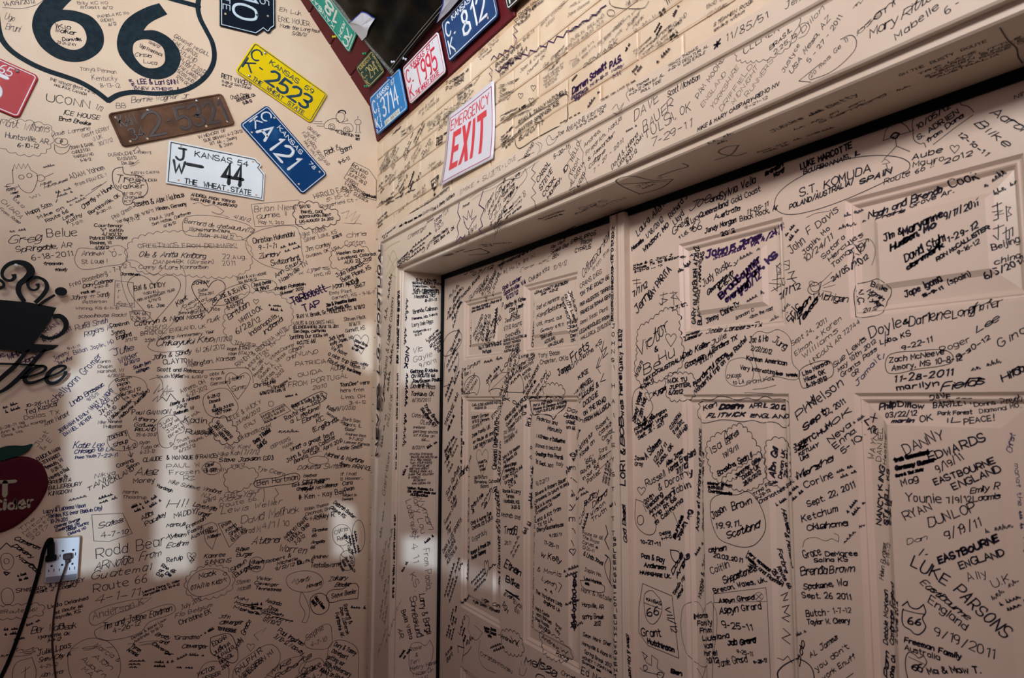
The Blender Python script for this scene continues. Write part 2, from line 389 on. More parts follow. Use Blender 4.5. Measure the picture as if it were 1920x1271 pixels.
def make_door(name, ya, yb, pys):
    ys = sorted({ya, yb} | {v for p in pys for v in p}); zs = sorted({0.012, ZT-0.019} | {v for p in ZR for v in p})
    V = []; Fs = []
    for i in range(len(ys)-1):
        for j in range(len(zs)-1):
            if any(a <= ys[i] < b and c <= zs[j] < d for a, b in pys for c, d in ZR): continue
            n = len(V); V += [(XD, ys[i], zs[j]), (XD, ys[i+1], zs[j]), (XD, ys[i+1], zs[j+1]), (XD, ys[i], zs[j+1])]; Fs.append((n, n+3, n+2, n+1))
    n = len(V); x2 = XD+0.044
    V += [(XD, ya, 0.012), (XD, yb, 0.012), (XD, yb, ZT-0.019), (XD, ya, ZT-0.019), (x2, ya, 0.012), (x2, yb, 0.012), (x2, yb, ZT-0.019), (x2, ya, ZT-0.019)]
    Fs += [(n+4, n+5, n+6, n+7), (n, n+1, n+5, n+4), (n+1, n+2, n+6, n+5), (n+2, n+3, n+7, n+6), (n+3, n, n+4, n+7)]
    d = tag(mesh(name, V, Fs, m_door), kind='structure')
    for a, b in pys:
        for c, e in ZR:
            V = []
            for k, h in ST[:-1]:
                x = XD-h; V += [(x, a+k, c+k), (x, b-k, c+k), (x, b-k, e-k), (x, a+k, e-k)]
            Fs = []
            for r in range(len(ST)-2): Fs += [(r*4+i, r*4+4+i, r*4+4+(i+1) % 4, r*4+(i+1) % 4) for i in range(4)]
            m = (len(ST)-2)*4; Fs.append((m, m+3, m+2, m+1))
            mesh('door_panel', V, Fs, m_door, d)
    return d
door1 = make_door('door_1', 1.36, YR1-0.020, PY1); door2 = make_door('door_2', YR0+0.02, 1.355, PY2)
# ---- maroon boarded ceiling: a low tilted frieze board, then steep boards with lapped joints
def slab(name, fr, u0, u1, v0, v1, t, m, parent=None, h0=0.0, bev=0.003):
    V = []
    for h, k in ((h0-t, 0), (h0-bev, 0), (h0, bev)):
        for a, b in ((u0+k, v0+k), (u1-k, v0+k), (u1-k, v1-k), (u0+k, v1-k)): V.append(fr.O+fr.u*a+fr.v*b+fr.n*h)
    Fs = [(3, 2, 1, 0), (8, 9, 10, 11)]
    for r in (0, 4): Fs += [(r+i, r+(i+1) % 4, r+4+(i+1) % 4, r+4+i) for i in range(4)]
    return mesh(name, V, Fs, m, parent)
ceil = tag(slab('ceiling', FK2, -2.9, 1.2, -0.02, 2.6, 0.05, m_maroon, None, -0.013), kind='structure')
vv = 0.0
while vv < 2.5:
    slab('ceiling_board', FK2, -2.86, 1.2, vv, vv+0.153, 0.012, m_maroon, ceil, 0.0, 0.004); vv += 0.155
frieze = tag(slab('trim_4', FK1, -2.86, 1.2, 0.006, 0.172, 0.03, m_maroon), kind='structure')
rake = tag(slab('trim_5', FK2, -2.86, -2.815, -0.01, 2.6, 0.014, m_maroon, None, 0.013), kind='structure')
slab('raw_wood_end', FK1, -2.855, -2.81, -0.006, 0.006, 0.012, mat('bare_wood', (0.45, 0.25, 0.12, 1), 0.6), frieze, 0.002, 0.001)['label'] = 'bare wooden end of the maroon board'
# ---- unseen wall added behind the camera; its holes shape the sun into patches
YG = -1.5
HOLES = []
def patch(fr, pts):
    """a hole in the added blocking wall, traced back along the sun from its patch"""
    out = []
    for x, y in pts:
        uv = fr.px(x, y); p = fr.at(uv); t = (p.y-YG)/SUN.y; q = p-SUN*t; out.append((q.x, q.z))
    HOLES.append(out)
def gobo_wall():
    outer = [(-5.5, 0.0), (3.0, 0.0), (3.0, 5.2), (-5.5, 5.2)]
    loops = [[Vector((x, z, 0)) for x, z in outer]]+[[Vector((x, z, 0)) for x, z in h] for h in HOLES]
    tri = geometry.tessellate_polygon(loops); flat = [p for l in loops for p in l]
    o = mesh('wall_gobo', [(p.x, YG, p.y) for p in flat], [tuple(t) for t in tri], m_wall); return tag(o, kind='structure')
patch(FL, [(150, 630), (205, 602), (212, 700), (208, 860), (222, 985), (226, 1050), (200, 1068), (150, 1078), (120, 1072), (128, 960), (124, 850), (130, 728), (104, 724), (106, 712), (122, 696), (150, 690)])
patch(FL, [(318, 640), (345, 640), (342, 720), (352, 800), (356, 880), (360, 1070), (288, 1082), (292, 960), (300, 880), (308, 830), (300, 760)])
patch(FL, [(622, 942), (664, 950), (666, 1040), (625, 1044)])
patch(FL, [(655, 622), (700, 600), (700, 700), (678, 690)])
patch(FJ, [(756, 1006), (822, 1010), (822, 1068), (756, 1056)])
patch(FJ, [(758, 520), (820, 528), (818, 715), (752, 722)])
patch(FD, [(836, 1044), (870, 1058), (930, 1082), (962, 1108), (930, 1110), (870, 1092), (836, 1074)])
patch(FD, [(1888, 800), (1925, 790), (1925, 900), (1890, 905)])
gobo_wall()
# ================================================================== THINGS ON THE WALLS
def off(fr, h):
    f = Frame(fr.O+fr.n*h, fr.u, fr.v, fr.relief); f.n = fr.n; return f
def sub(fr, uv, ang, h=0.0):
    c, s = math.cos(ang), math.sin(ang)
    return Frame(fr.O+fr.u*uv[0]+fr.v*uv[1]+fr.n*h, fr.u*c+fr.v*s, fr.v*c-fr.u*s)
def offset_poly(P, d):
    n = len(P); out = []
    for i in range(n):
        a, b, c = P[i-1], P[i], P[(i+1) % n]; e1 = (b-a).normalized(); e2 = (c-b).normalized()
        n1 = Vector((-e1.y, e1.x)); n2 = Vector((-e2.y, e2.x)); m = n1+n2
        if m.length < 1e-6: out.append(b+n1*d); continue
        m.normalize(); out.append(b+m*(d/max(m.dot(n1), 0.45)))
    return out
def round_rect(w, h, r, seg=5):
    P = []
    for cx, cy, a0 in ((w/2-r, h/2-r, 0), (-w/2+r, h/2-r, 90), (-w/2+r, -h/2+r, 180), (w/2-r, -h/2+r, 270)):
        for k in range(seg+1):
            a = math.radians(a0+90*k/seg); P.append(Vector((cx+r*math.cos(a), cy+r*math.sin(a))))
    return P
def rings(fr, P, levels, name, m, parent, cap=True, smooth=False):
    """P counter-clockwise; levels = [(inset, height), ...] closed by a face on the last"""
    V = []; n = len(P); Fs = []
    for ins, h in levels:
        Q = offset_poly(P, ins) if ins else P
        V += [fr.O+fr.u*q.x+fr.v*q.y+fr.n*h for q in Q]
    for r in range(len(levels)-1): Fs += [(r*n+i, r*n+(i+1) % n, (r+1)*n+(i+1) % n, (r+1)*n+i) for i in range(n)]
    if cap:
        b = (len(levels)-1)*n; Q = [Vector((p.x, p.y, 0)) for p in (offset_poly(P, levels[-1][0]) if levels[-1][0] else P)]
        for t in geometry.tessellate_polygon([Q]):
            a0, a1, a2 = (Q[i] for i in t)
            if (a1-a0).cross(a2-a0).z < 0: t = (t[0], t[2], t[1])
            Fs.append(tuple(b+i for i in t))
    o = mesh(name, V, Fs, m, None, smooth)
    if parent is not None: adopt(o, parent)
    return o
def lathe(mbx, fr, uv, prof, seg=14):
    n = len(prof); V = []; Fs = []
    for k in range(seg):
        a = 2*math.pi*k/seg
        for r, h in prof: V.append(fr.O+fr.u*(uv[0]+r*math.cos(a))+fr.v*(uv[1]+r*math.sin(a))+fr.n*h)
    for k in range(seg):
        for i in range(n-1): a = k*n+i; b = ((k+1) % seg)*n+i; Fs.append((a, b, b+1, a+1))
    mbx.add(V, Fs)
def block_text(mbx, fr, x, y, w, h, text, pen, thick=0.0, hh=0.0, square=False, track=None):
    tw = text_width(text); sx = w/tw; sy = h/12.0; X = 0
    for pts, _ in text_strokes(text, random.Random(1), 0.0, 0.0):
        P = smooth_poly([Vector((x+p.x*sx, y+p.y*sy)) for p in pts], 4, corner=1.0)
        ribbon(mbx, fr, P, pen, hh+0.0002, thick=thick, square=square)
def screw(fr, uv, parent, h=0.004, m=None, r=0.006):
    s = MB(); lathe(s, fr, uv, [(r, h-0.002), (r, h), (r*0.75, h+0.0022), (0.0, h+0.003)], 12)
    return s.build('screw', m or mat('zinc_screw', (0.55, 0.58, 0.62, 1), 0.3, 0.8), parent, smooth=True)
def kansas(w, h, k=1.0):
    """plate outline whose upper right corner follows the river bend"""
    a, b = w/2, h/2
    P = [(-a, -b), (a, -b), (a, b*0.30), (a-.045*w*k, b*.50), (a-.06*w*k, b*.56), (a-.04*w*k, b*.70), (a-.055*w*k, b*.80), (a-.085*w*k, b*.86), (a-.115*w*k, b), (-a, b)]
    return [Vector(p) for p in P]
def plate(label, fr, corners, base, ink, texts, shape='round', border=True, group=None, base2=None, h0=0.006, holes=(), screws=(), rim=0.003, rough=0.28, extra=None, rimcol=None, fit=None, bscale=9, lohi=(.4, .6)):
    c = [fr.px(*p) for p in corners]; ctr = sum(c, Vector((0, 0)))/4
    r = ((c[1]-c[0])+(c[2]-c[3])); ang = math.atan2(r.y, r.x); w = r.length/2; h = ((c[0]-c[3]).length+(c[1]-c[2]).length)/2
    if fit: h = w*fit
    pf = sub(fr, ctr, ang, h0)
    root = empty('license_plate', pf.O); tag(root, label, 'license plate', group or 'old license plates on the walls and ceiling')
    mb_ = mat('plate_'+label[:24], base, rough, col2=base2, nscale=bscale, bump=0.1, bscale=20, spec=0.13, lo=lohi[0], hi=lohi[1]); mi = mat('plate_ink_'+label[:24], ink, 0.35)
    P = round_rect(w, h, 0.016) if shape == 'round' else kansas(w, h)
    rings(pf, P, [(0.001, -0.0015), (0, 0.0005), (0.002, rim), (0.006, rim), (0.009, 0.001)], 'plate_panel', mb_ if not rimcol else mb_, root)
    if border:
        b = MB(); Q = offset_poly(P, 0.0075)
        if shape == 'bend':
            pass
        ribbon(b, pf, Q+[Q[0]], 0.003, rim+0.0006-0.0006*1); bo = b.build('border', mi, root)
    t = MB()
    for (x, y, tw, th, s, pen) in texts:
        if s.startswith('|'):        # stacked letters
            s = s[1:]; stp = th/len(s)
            for i, chh in enumerate(s): block_text(t, pf, x*w, (y*h+th*h-(i+1)*stp*h+stp*h*0.12), tw*w, stp*h*0.74, chh, pen*1.1, 0.0012, 0.001)
        else: block_text(t, pf, x*w, y*h, tw*w, th*h, s, pen*(1.16 if pen > .005 else .9), 0.0013, 0.001)
    t.build('lettering', mi, root)
    for (x, y) in holes:
        hb = MB(); lathe(hb, pf, (x*w, y*h), [(0.0045, 0.0013), (0.0040, 0.0016), (0.0, 0.0016)], 10); hb.build('bolt_hole', extra or mat('hole_cream', (0.5, 0.38, 0.30, 1), 0.6), root)
    for (x, y) in screws: screw(pf, (x*w, y*h), root)
    return root, pf, w, h
GP = None
NAVY = (0.010, 0.045, 0.17, 1); WHITE = (0.62, 0.68, 0.78, 1)
plate('red license plate ending in a white 5, cut off by the left edge', FL, [(-157, 44), (79, 146), (30, 222), (-206, 120)], (0.42, 0.002, 0.018, 1), (0.66, 0.66, 0.78, 1),
      [(-.40, .22, .5, .14, 'KANSAS', .004), (.20, .24, .10, .17, '65', .0050), (-.42, -.32, .50, .50, '318', .010), (.14, -.34, .14, .52, '5', .0125)], base2=(0.50, 0.03, 0.06, 1), holes=[(.30, -.42)], screws=[(.33, .40)], fit=.5, lohi=(.45, .62))
plate('black license plate of 1955 ending 110, hung sideways, rough notched corner', FL, [(505, -135), (504, 66), (424, 60), (421, -148)], (0.005, 0.010, 0.020, 1), (0.52, 0.66, 0.80, 1),
      [(-.42, .22, .62, .16, 'KANSAS 55', .0045), (-.42, -.26, .80, .42, '4-1110', .0095), (-.34, -.44, .68, .12, 'WHEAT STATE', .0040)], shape='kansas', holes=[(.30, .36), (.42, .40), (.38, -.40)], fit=.46)
plate('yellow license plate CK 2523 with chipped rusty edge', FL, [(475, 79), (615, 177), (581, 233), (441, 135)], (0.72, 0.56, 0.003, 1), (0.010, 0.045, 0.085, 1),
      [(-.24, .23, .38, .12, 'KANSAS', .0040), (.23, .23, .11, .12, '59', .0040), (-.455, .08, .10, .28, 'C', .0062), (-.46, -.27, .11, .28, 'K', .0062), (-.30, -.02, .03, .001, '-', .006), (-.17, -.24, .54, .38, '2523', .0100),
       (-.30, -.415, .11, .10, 'THE', .0036), (-.12, -.415, .21, .10, 'WHEAT', .0036), (.16, -.415, .21, .10, 'STATE', .0036)], base2=(0.66, 0.48, 0.01, 1), screws=[(-.34, .40), (-.35, -.38)], holes=[(.30, .40), (.30, -.40)])
plate('rust brown license plate 2-5321 of 1934', FL, [(200, 212), (414, 178), (443, 232), (230, 279)], (0.085, 0.045, 0.030, 1), (0.050, 0.036, 0.036, 1),
      [(-.44, .06, .13, .30, 'KAN', .0065), (-.40, -.36, .12, .32, '34', .0065), (-.25, -.35, .13, .66, '2', .0125), (-.06, .0, .015, .001, '-', .009), (.03, -.32, .42, .62, '5321', .0125)],
      base2=(0.135, 0.072, 0.045, 1), bscale=16, rough=0.75, border=False, holes=[(-.45, .35), (.45, .35), (-.42, -.38), (.44, -.36), (-.28, -.40), (.24, -.38)], screws=[(-.18, .38), (.25, .40)], rim=0.005)
plate('navy license plate CKA 121 of 1978, dented, tilted below the yellow one', FL, [(502, 195), (608, 326), (572, 368), (446, 237)], (0.004, 0.040, 0.15, 1), WHITE,
      [(-.24, .27, .38, .11, 'KANSAS', .0042), (.27, .27, .09, .10, '78', .0036), (-.45, .12, .085, .26, 'C', .0055), (-.46, -.22, .09, .26, 'K', .0055), (-.33, -.26, .12, .42, 'A', .0105), (-.13, -.30, .035, .48, '1', .0105), (-.03, -.30, .11, .48, '2', .0105), (.15, -.30, .035, .48, '1', .0105)],
      base2=(0.03, 0.11, 0.27, 1), screws=[(-.34, .40)], holes=[(-.36, -.38), (.42, .36), (.38, -.36)], lohi=(.52, .75))
plate('white license plate JW-44 of 1954 with a notched corner', FL, [(318, 266), (500, 300), (491, 378), (309, 342)], (0.74, 0.83, 0.93, 1), (0.004, 0.010, 0.016, 1),
      [(-.24, .25, .38, .12, 'KANSAS', .0042), (.20, .25, .11, .12, '54', .0042), (-.42, .10, .09, .26, 'J', .0075), (-.44, -.20, .11, .26, 'W', .0085), (-.31, .03, .15, .001, '-', .0115), (.06, -.24, .20, .46, '44', .0135),
       (-.32, -.42, .12, .11, 'THE', .0044), (-.13, -.42, .22, .11, 'WHEAT', .0044), (.15, -.42, .21, .11, 'STATE', .0044)], shape='kansas', base2=(0.70, 0.79, 0.89, 1), holes=[(-.38, .42), (.36, .40), (-.38, -.38), (.12, -.41), (.42, -.40)])
T_ = (0.0, 0.27, 0.22, 1)
plate('teal truck license plate hung upside down on the maroon ceiling boards', FK2, [(656, 98), (553, -44), (577, -63), (674, 62)], T_, (0.66, 0.74, 0.72, 1),
      [(-.44, -.22, .09, .34, 'K', .0065), (-.44, .15, .08, .28, 'C', .0065), (-.31, -.32, .035, .68, '|TRUCK', .0030), (-.18, .24, .45, .15, 'KANSAS', .0042), (-.20, -.32, .60, .46, '1845', .0105)], base2=(0.03, 0.33, 0.27, 1), holes=[(-.28, .36)], h0=0.006)
plate('small dark green motorcycle license plate CK 294 on the maroon ceiling', FK2, [(669, 124), (701, 91), (724, 133), (694, 167)], (0.010, 0.045, 0.040, 1), (0.52, 0.42, 0.16, 1),
      [(-.36, .27, .62, .13, 'KANSAS73', .0020), (-.42, -.08, .10, .26, 'C', .0030), (-.42, -.42, .10, .26, 'K', .0030), (-.27, -.06, .03, .001, '-', .004), (-.16, -.26, .46, .42, '294', .0046), (.40, -.36, .04, .72, '|CYCLE', .0020)], holes=[(.30, .10)], h0=0.007, rim=.002)
BK = []
plate('bright blue truck license plate CK 3714, lowest in the corner', FK1, [(698, 181), (757, 128), (769, 202), (714, 256)], (0.006, 0.17, 0.50, 1), WHITE,
      [(-.26, .29, .38, .11, 'KANSAS', .0038), (.20, .29, .09, .11, '67', .0038), (-.455, .04, .09, .30, 'C', .0058), (-.455, -.40, .10, .30, 'K', .0058), (-.31, -.42, .03, .64, '|TRUCK', .0028), (-.19, -.22, .50, .44, '3714', .0085)], base2=(0.01, 0.20, 0.54, 1), holes=[(-.31, .35), (.34, -.35)], h0=0.014)
plate('white license plate CK T995 with red letters', FK1, [(764, 124), (824, 64), (846, 130), (772, 199)], (0.66, 0.68, 0.76, 1), (0.52, 0.004, 0.055, 1),
      [(-.28, .29, .38, .11, 'KANSAS', .0038), (.17, .29, .09, .11, '57', .0038), (-.45, .04, .09, .30, 'C', .0055), (-.45, -.38, .10, .30, 'K', .0055), (-.31, -.02, .02, .001, '-', .006), (-.20, -.24, .54, .48, 'T995', .0090), (-.30, -.41, .64, .10, 'THE WHEAT STATE', .0036)], base2=(0.58, 0.60, 0.70, 1), holes=[(-.33, .36), (.33, .38), (.30, -.38), (-.28, -.38)], h0=0.013)
plate('navy license plate CK 812 below the white banner fold', FK1, [(834, 40), (930, -58), (936, 33), (847, 120)], (0.004, 0.028, 0.12, 1), WHITE,
      [(-.28, .30, .38, .11, 'KANSAS', .0038), (.18, .30, .09, .11, '65', .0038), (-.44, .06, .09, .30, 'C', .0058), (-.44, -.34, .10, .30, 'K', .0058), (-.29, .0, .02, .001, '-', .006), (-.12, -.26, .44, .50, '812', .0095)], base2=(0.015, 0.06, 0.18, 1), holes=[(.33, -.34), (-.34, -.38)], h0=0.012)
plate('dark brown license plate with pale rim, cut off by the top edge', FK1, [(945, -70), (1040, -165), (1046, -60), (954, 27)], (0.022, 0.018, 0.014, 1), (0.55, 0.62, 0.66, 1),
      [(-.42, .0, .10, .30, 'C', .0058), (-.42, -.38, .10, .30, 'K', .0058), (-.14, -.26, .52, .52, '487', .0075)], h0=0.012)
# printed sticker on the blue plate is a part of it
def child_text(root, fr, corners, s, m_bg, m_tx, pen, name='sticker', h0=0.003, box=(-.44, -.3, .88, .6)):
    c = [fr.px(*p) for p in corners]; ctr = sum(c, Vector((0, 0)))/4; r = (c[1]-c[0])+(c[2]-c[3]); ang = math.atan2(r.y, r.x); w = r.length/2; h = ((c[0]-c[3]).length+(c[1]-c[2]).length)/2
    pf = sub(fr, ctr, ang, h0); st = rings(pf, round_rect(w, h, h*.05, 1), [(0, 0), (0, .0006)], name, m_bg, root)
    t = MB(); block_text(t, pf, box[0]*w, box[1]*h, box[2]*w, box[3]*h, s, pen, 0, .0007); l = t.build('lettering', m_tx, None); l.parent = st; return st
blue = [o for o in bpy.data.objects if o.get('label', '').startswith('bright blue')][0]
child_text(blue, FK1, [(727, 227), (755, 203), (757, 212), (729, 237)], '8M 88104', mat('sticker_white', (0.62, 0.68, 0.66, 1), .5), m_ink, .0018, h0=0.0165)['label'] = 'pale registration sticker'
# ---- push pins
def pin(fr, px, col, lab, tilt=0.3, h0=0.012):
    uv = fr.px(*px); f = sub(fr, uv, 0, h0); ax = (f.n+f.v*tilt+f.u*0.15).normalized(); uu = f.u-ax*f.u.dot(ax); f2 = Frame(f.O, uu, ax.cross(uu)); 
    root = empty('push_pin', f.O); tag(root, lab, 'push pin', 'coloured push pins')
    a = MB(); lathe(a, f2, (0, 0), [(0.0004, -0.006), (0.0004, 0.002)], 6); a.build('needle', mat('pin_steel', (0.5, 0.5, 0.52, 1), 0.25, 1.0), root)
    b = MB(); lathe(b, f2, (0, 0), [(0, 0.001), (0.0052, 0.001), (0.0056, 0.003), (0.0032, 0.0045), (0.0028, 0.010), (0.0048, 0.0125), (0.0052, 0.0145), (0, 0.015)], 14); b.build('handle', mat('pin_plastic_%s' % col[0], col[1], 0.25), root, smooth=True)
YE = ('yellow', (0.62, 0.55, 0.01, 1)); GR = ('green', (0.0, 0.25, 0.11, 1)); BL_ = ('blue', (0.0, 0.08, 0.45, 1)); WH = ('white', (0.62, 0.70, 0.85, 1))
pin(FK2, (633, 67), YE, 'yellow push pin at the edge of the teal plate'); pin(FK2, (691, 98), GR, 'upper green push pin on the small motorcycle plate', h0=.016); pin(FK2, (693, 159), GR, 'lower green push pin on the small motorcycle plate', h0=.014)
pin(FK2, (742, 141), BL_, 'blue push pin at the tip of the black banner', h0=.03); pin(FK1, (718, 242), BL_, 'blue push pin in the bottom corner of the blue plate', h0=.02); pin(FK2, (747, 112), WH, 'white push pin in the black banner', h0=.022)
pin(FK1, (770, 112), WH, 'pale push pin above the white plate with red letters', h0=.02); pin(FK1, (848, 24), BL_, 'dark blue push pin on top of plate 812', h0=.02)
# ---- black vinyl banner pinned to the ceiling
def banner():
    root = empty('banner', FK2.at(FK2.px(740, 138), .02)); tag(root, 'black vinyl banner with stitched hems pinned under the maroon ceiling', 'banner')
    A = FK2.px(739, 139); B = FK2.px(629, 0); C_ = FK2.px(866, 0); e1 = (C_-A); e2 = (B-A); e1 = e1.normalized()*1.55; e2 = e2.normalized()*0.52
    N = 44; V = []; rr = random.Random(4)
    def hgt(s, t):
        d1 = t*0.52; d0 = s*1.55
        pull = 0.055*(1-math.exp(-d1*9))*(1-math.exp(-d0*7))
        return 0.016+pull+0.010*math.sin(s*11+t*8)*min(1, d1*8)*min(1, d0*8)+0.007*math.sin(t*26-s*13)*min(1, d1*9)*min(1, d0*6)+0.004*math.sin(s*60+t*25)*min(1, d1*10)*min(1, d0*10)
    def pt(s, t, h=0.0):
        sag = -0.030*math.sin(min(1, s*1.5)*math.pi)*(1-t)
        uv = A+e1*s+e2*t+Vector((0, 1))*(-sag*0.4); return FK2.O+FK2.u*uv.x+FK2.v*uv.y+FK2.n*(hgt(s, t)+h)
    for j in range(N+1):
        for i in range(N+1): V.append(pt(i/N, j/N))
    Fs = [(j*(N+1)+i, j*(N+1)+i+1, (j+1)*(N+1)+i+1, (j+1)*(N+1)+i) for j in range(N) for i in range(N)]
    cl = mesh('vinyl_sheet', V, Fs, mat('black_vinyl', (0.0025, 0.003, 0.004, 1), 0.45, col2=(0.008, 0.006, 0.004, 1), nscale=5, bump=0.4, bscale=30, stretch=(1, 3, 1), spec=.06), None, True); adopt(cl, root)
    md = cl.modifiers.new('thickness', 'SOLIDIFY'); md.thickness = 0.0012
    th = mat('stitching', (0.30, 0.30, 0.28, 1), 0.6); th2 = mat('white_stitching', (0.5, 0.56, 0.62, 1), 0.6)
    def line(mbx, f, w, n=120):
        P = [f(k/n) for k in range(n+1)]
        for a, b in zip(P[::1], P[1::1]):
            d = (b-a).normalized(); sd = d.cross(FK2.n).normalized()*w/2; mbx.add([a-sd, b-sd*1, b+sd, a+sd], [(0, 1, 2, 3)])
    s = MB()
    for o_ in (0.022, 0.040): line(s, lambda k, o_=o_: pt(k*0.98, o_, 0.0012), 0.0011)
    s.build('hem_seam', th, root)
    s = MB()
    for o_ in (0.006, 0.016, 0.022): line(s, lambda k, o_=o_: pt(o_, k*0.95, 0.0012), 0.0013)
    rr = random.Random(2)
    for k in range(260):
        t = k/260*0.9; a = pt(0.006+rr.uniform(0, .010), t, 0.0013); b = pt(0.010+rr.uniform(0, .010), t+rr.uniform(-.004, .008), 0.0013); d = (b-a); 
        if d.length < 1e-5: continue
        sd = d.normalized().cross(FK2.n).normalized()*0.0005; s.add([a-sd, b-sd, b+sd, a+sd], [(0, 1, 2, 3)])
    s.build('side_seam', th2, root)
    # white lettering pieces sewn on the banner
    def piece(pts, name, m, hh):
        Q = [FK2.px(*p) for p in pts]; ctr = sum(Q, Vector((0, 0)))/len(Q)
        inv = Matrix(((e1.x, e2.x), (e1.y, e2.y))).inverted()
        P3 = []
        Q = resample(Q+[Q[0]], 0.02)[:-1]
        for q in Q+[ctr]:
            st = inv @ (q-A); P3.append(FK2.O+FK2.u*q.x+FK2.v*q.y+FK2.n*(hgt(st.x, st.y)+hh))
        n = len(Q); o = mesh(name, P3, [(i, (i+1) % n, n) for i in range(n)], m, None); adopt(o, root); return o
    wv = mat('white_vinyl', (0.50, 0.52, 0.60, 1), 0.5, col2=(0.44, 0.46, 0.55, 1), nscale=30, bump=.2, bscale=120)
    bl = mat('blue_vinyl_edge', (0.01, 0.03, 0.30, 1), 0.5)
    p = piece([(662, 38), (674, 31), (691, 15.5), (707, 18), (722, 25), (712, 42), (702, 61), (688, 72), (676, 56)], 'blue_edging', bl, 0.0075)
    p = piece([(663, 40), (675, 33), (691, 17.5), (706, 20), (721.5, 26.5), (712, 43), (702, 61), (688, 72), (676, 56)], 'white_patch', wv, 0.009); p['label'] = 'white kite-shaped patch on the black banner'
    piece([(826, 40), (840, 5), (843, -12), (890, -60), (880, -16), (850, 16)], 'blue_edging', bl, 0.004)
    p = piece([(828, 38), (843, 5), (846, -12), (888, -58), (878, -16), (850, 17)], 'white_fold', wv, 0.006); p['label'] = 'white corrugated fold'
banner()
# ---- emergency exit notice
def exit_sign():
    A, B, C_, D = [FB.px(*p) for p in ((843.5, 217), (931, 151), (929, 298), (831, 351))]
    root = empty('exit_sign', FB.at((A+C_)/2, .004)); tag(root, 'white paper EMERGENCY EXIT sign with red letters, lower edge curling off the bricks', 'sign')
    class Sheet:
        rstep = 0.01
        def at(s, p, h=0.0):
            x, y = p; q = A.lerp(B, x).lerp(D.lerp(C_, x), 1-y)
            hh = 0.004+0.020*max(0, 0.5-y)**2*2.2*(1-x*.3)+0.004*math.sin(x*5+y*3)*0.5+0.010*x*(y > .6)*(y-.6)
            return FB.O+FB.u*q.x+FB.v*q.y+FB.n*(hh+h)
    S = Sheet(); N = 14; V = [S.at((i/N, j/N)) for j in range(N+1) for i in range(N+1)]
    o = mesh('paper', V, [(j*(N+1)+i, j*(N+1)+i+1, (j+1)*(N+1)+i+1, (j+1)*(N+1)+i) for j in range(N) for i in range(N)], mat('exit_paper', (0.60, 0.60, 0.70, 1), 0.45), None, True); adopt(o, root)
    md = o.modifiers.new('thickness', 'SOLIDIFY'); md.thickness = 0.0006
    red = mat('red_print', (0.58, 0.035, 0.06, 1), 0.5); dark = mat('crimson_print', (0.34, 0.02, 0.09, 1), 0.5)
    b = MB(); S.rstep = 0.05
    P = [Vector(p) for p in ((.05, .045), (.95, .045), (.95, .94), (.05, .94), (.05, .045))]
    for p, q in zip(P, P[1:]): ribbon(b, S, [p, q], 0.010, 0.0006, cap=False)
    b.build('border', dark, root)
    t = MB(); y0, y1 = .165, .70; st = .052; tv = .085
    def bar(xa, ya, xb, yb, n=9):
        for k in range(n):
            p, r = ya+(yb-ya)*k/n, ya+(yb-ya)*(k+1)/n; t.add([S.at((xa, p), .0006), S.at((xb, p), .0006), S.at((xb, r), .0006), S.at((xa, r), .0006)], [(0, 1, 2, 3)])
    bar(.155, y0, .155+st, y1); bar(.207, y0, .325, y0+tv, 3); bar(.207, .40, .30, .40+tv, 3); bar(.207, y1-tv, .325, y1, 3)
    bar(.565, y0, .565+st, y1); bar(.725, y0, .725+st, y1-tv); bar(.655, y1-tv, .845, y1, 3)
    for xa, xb in ((.345, .475), (.475, .345)):
        for k in range(12):
            a, b = k/12, (k+1)/12; p = xa+(xb-xa)*a; r = xa+(xb-xa)*b
            t.add([S.at((p, y0+(y1-y0)*a), .0007), S.at((p+st*1.15, y0+(y1-y0)*a), .0007), S.at((r+st*1.15, y0+(y1-y0)*b), .0007), S.at((r, y0+(y1-y0)*b), .0007)], [(0, 1, 2, 3)])
    for pts, _ in text_strokes('EMERGENCY', random.Random(1), 0, 0):
        tw = text_width('EMERGENCY'); ribbon(t, S, smooth_poly([Vector((.09+p.x*.81/tw, .75+p.y*.14/12)) for p in pts], 4, corner=1.0), 0.015, .0006, square=True)
    t.build('lettering', red, root)
exit_sign()
# ---- extruded cut-outs
def cutout(fr, P, h0, t, name, m, parent, bevel=0.0006):
    if sum(a.x*b.y-b.x*a.y for a, b in zip(P, P[1:]+P[:1])) < 0: P = P[::-1]
    n = len(P); V = [fr.O+fr.u*p.x+fr.v*p.y+fr.n*h0 for p in P]+[fr.O+fr.u*p.x+fr.v*p.y+fr.n*(h0+t) for p in P]
    Fs = [(i, (i+1) % n, n+(i+1) % n, n+i) for i in range(n)]
    for tr in geometry.tessellate_polygon([[Vector((p.x, p.y, 0)) for p in P]]):
        a0, a1, a2 = (P[i] for i in tr); c = (a1-a0).x*(a2-a0).y-(a1-a0).y*(a2-a0).x
        if c < 0: tr = (tr[0], tr[2], tr[1])
        Fs.append(tuple(n+i for i in tr)); Fs.append(tuple(reversed(tr)))
    o = mesh(name, V, Fs, m)
    if parent is not None: adopt(o, parent)
    return o
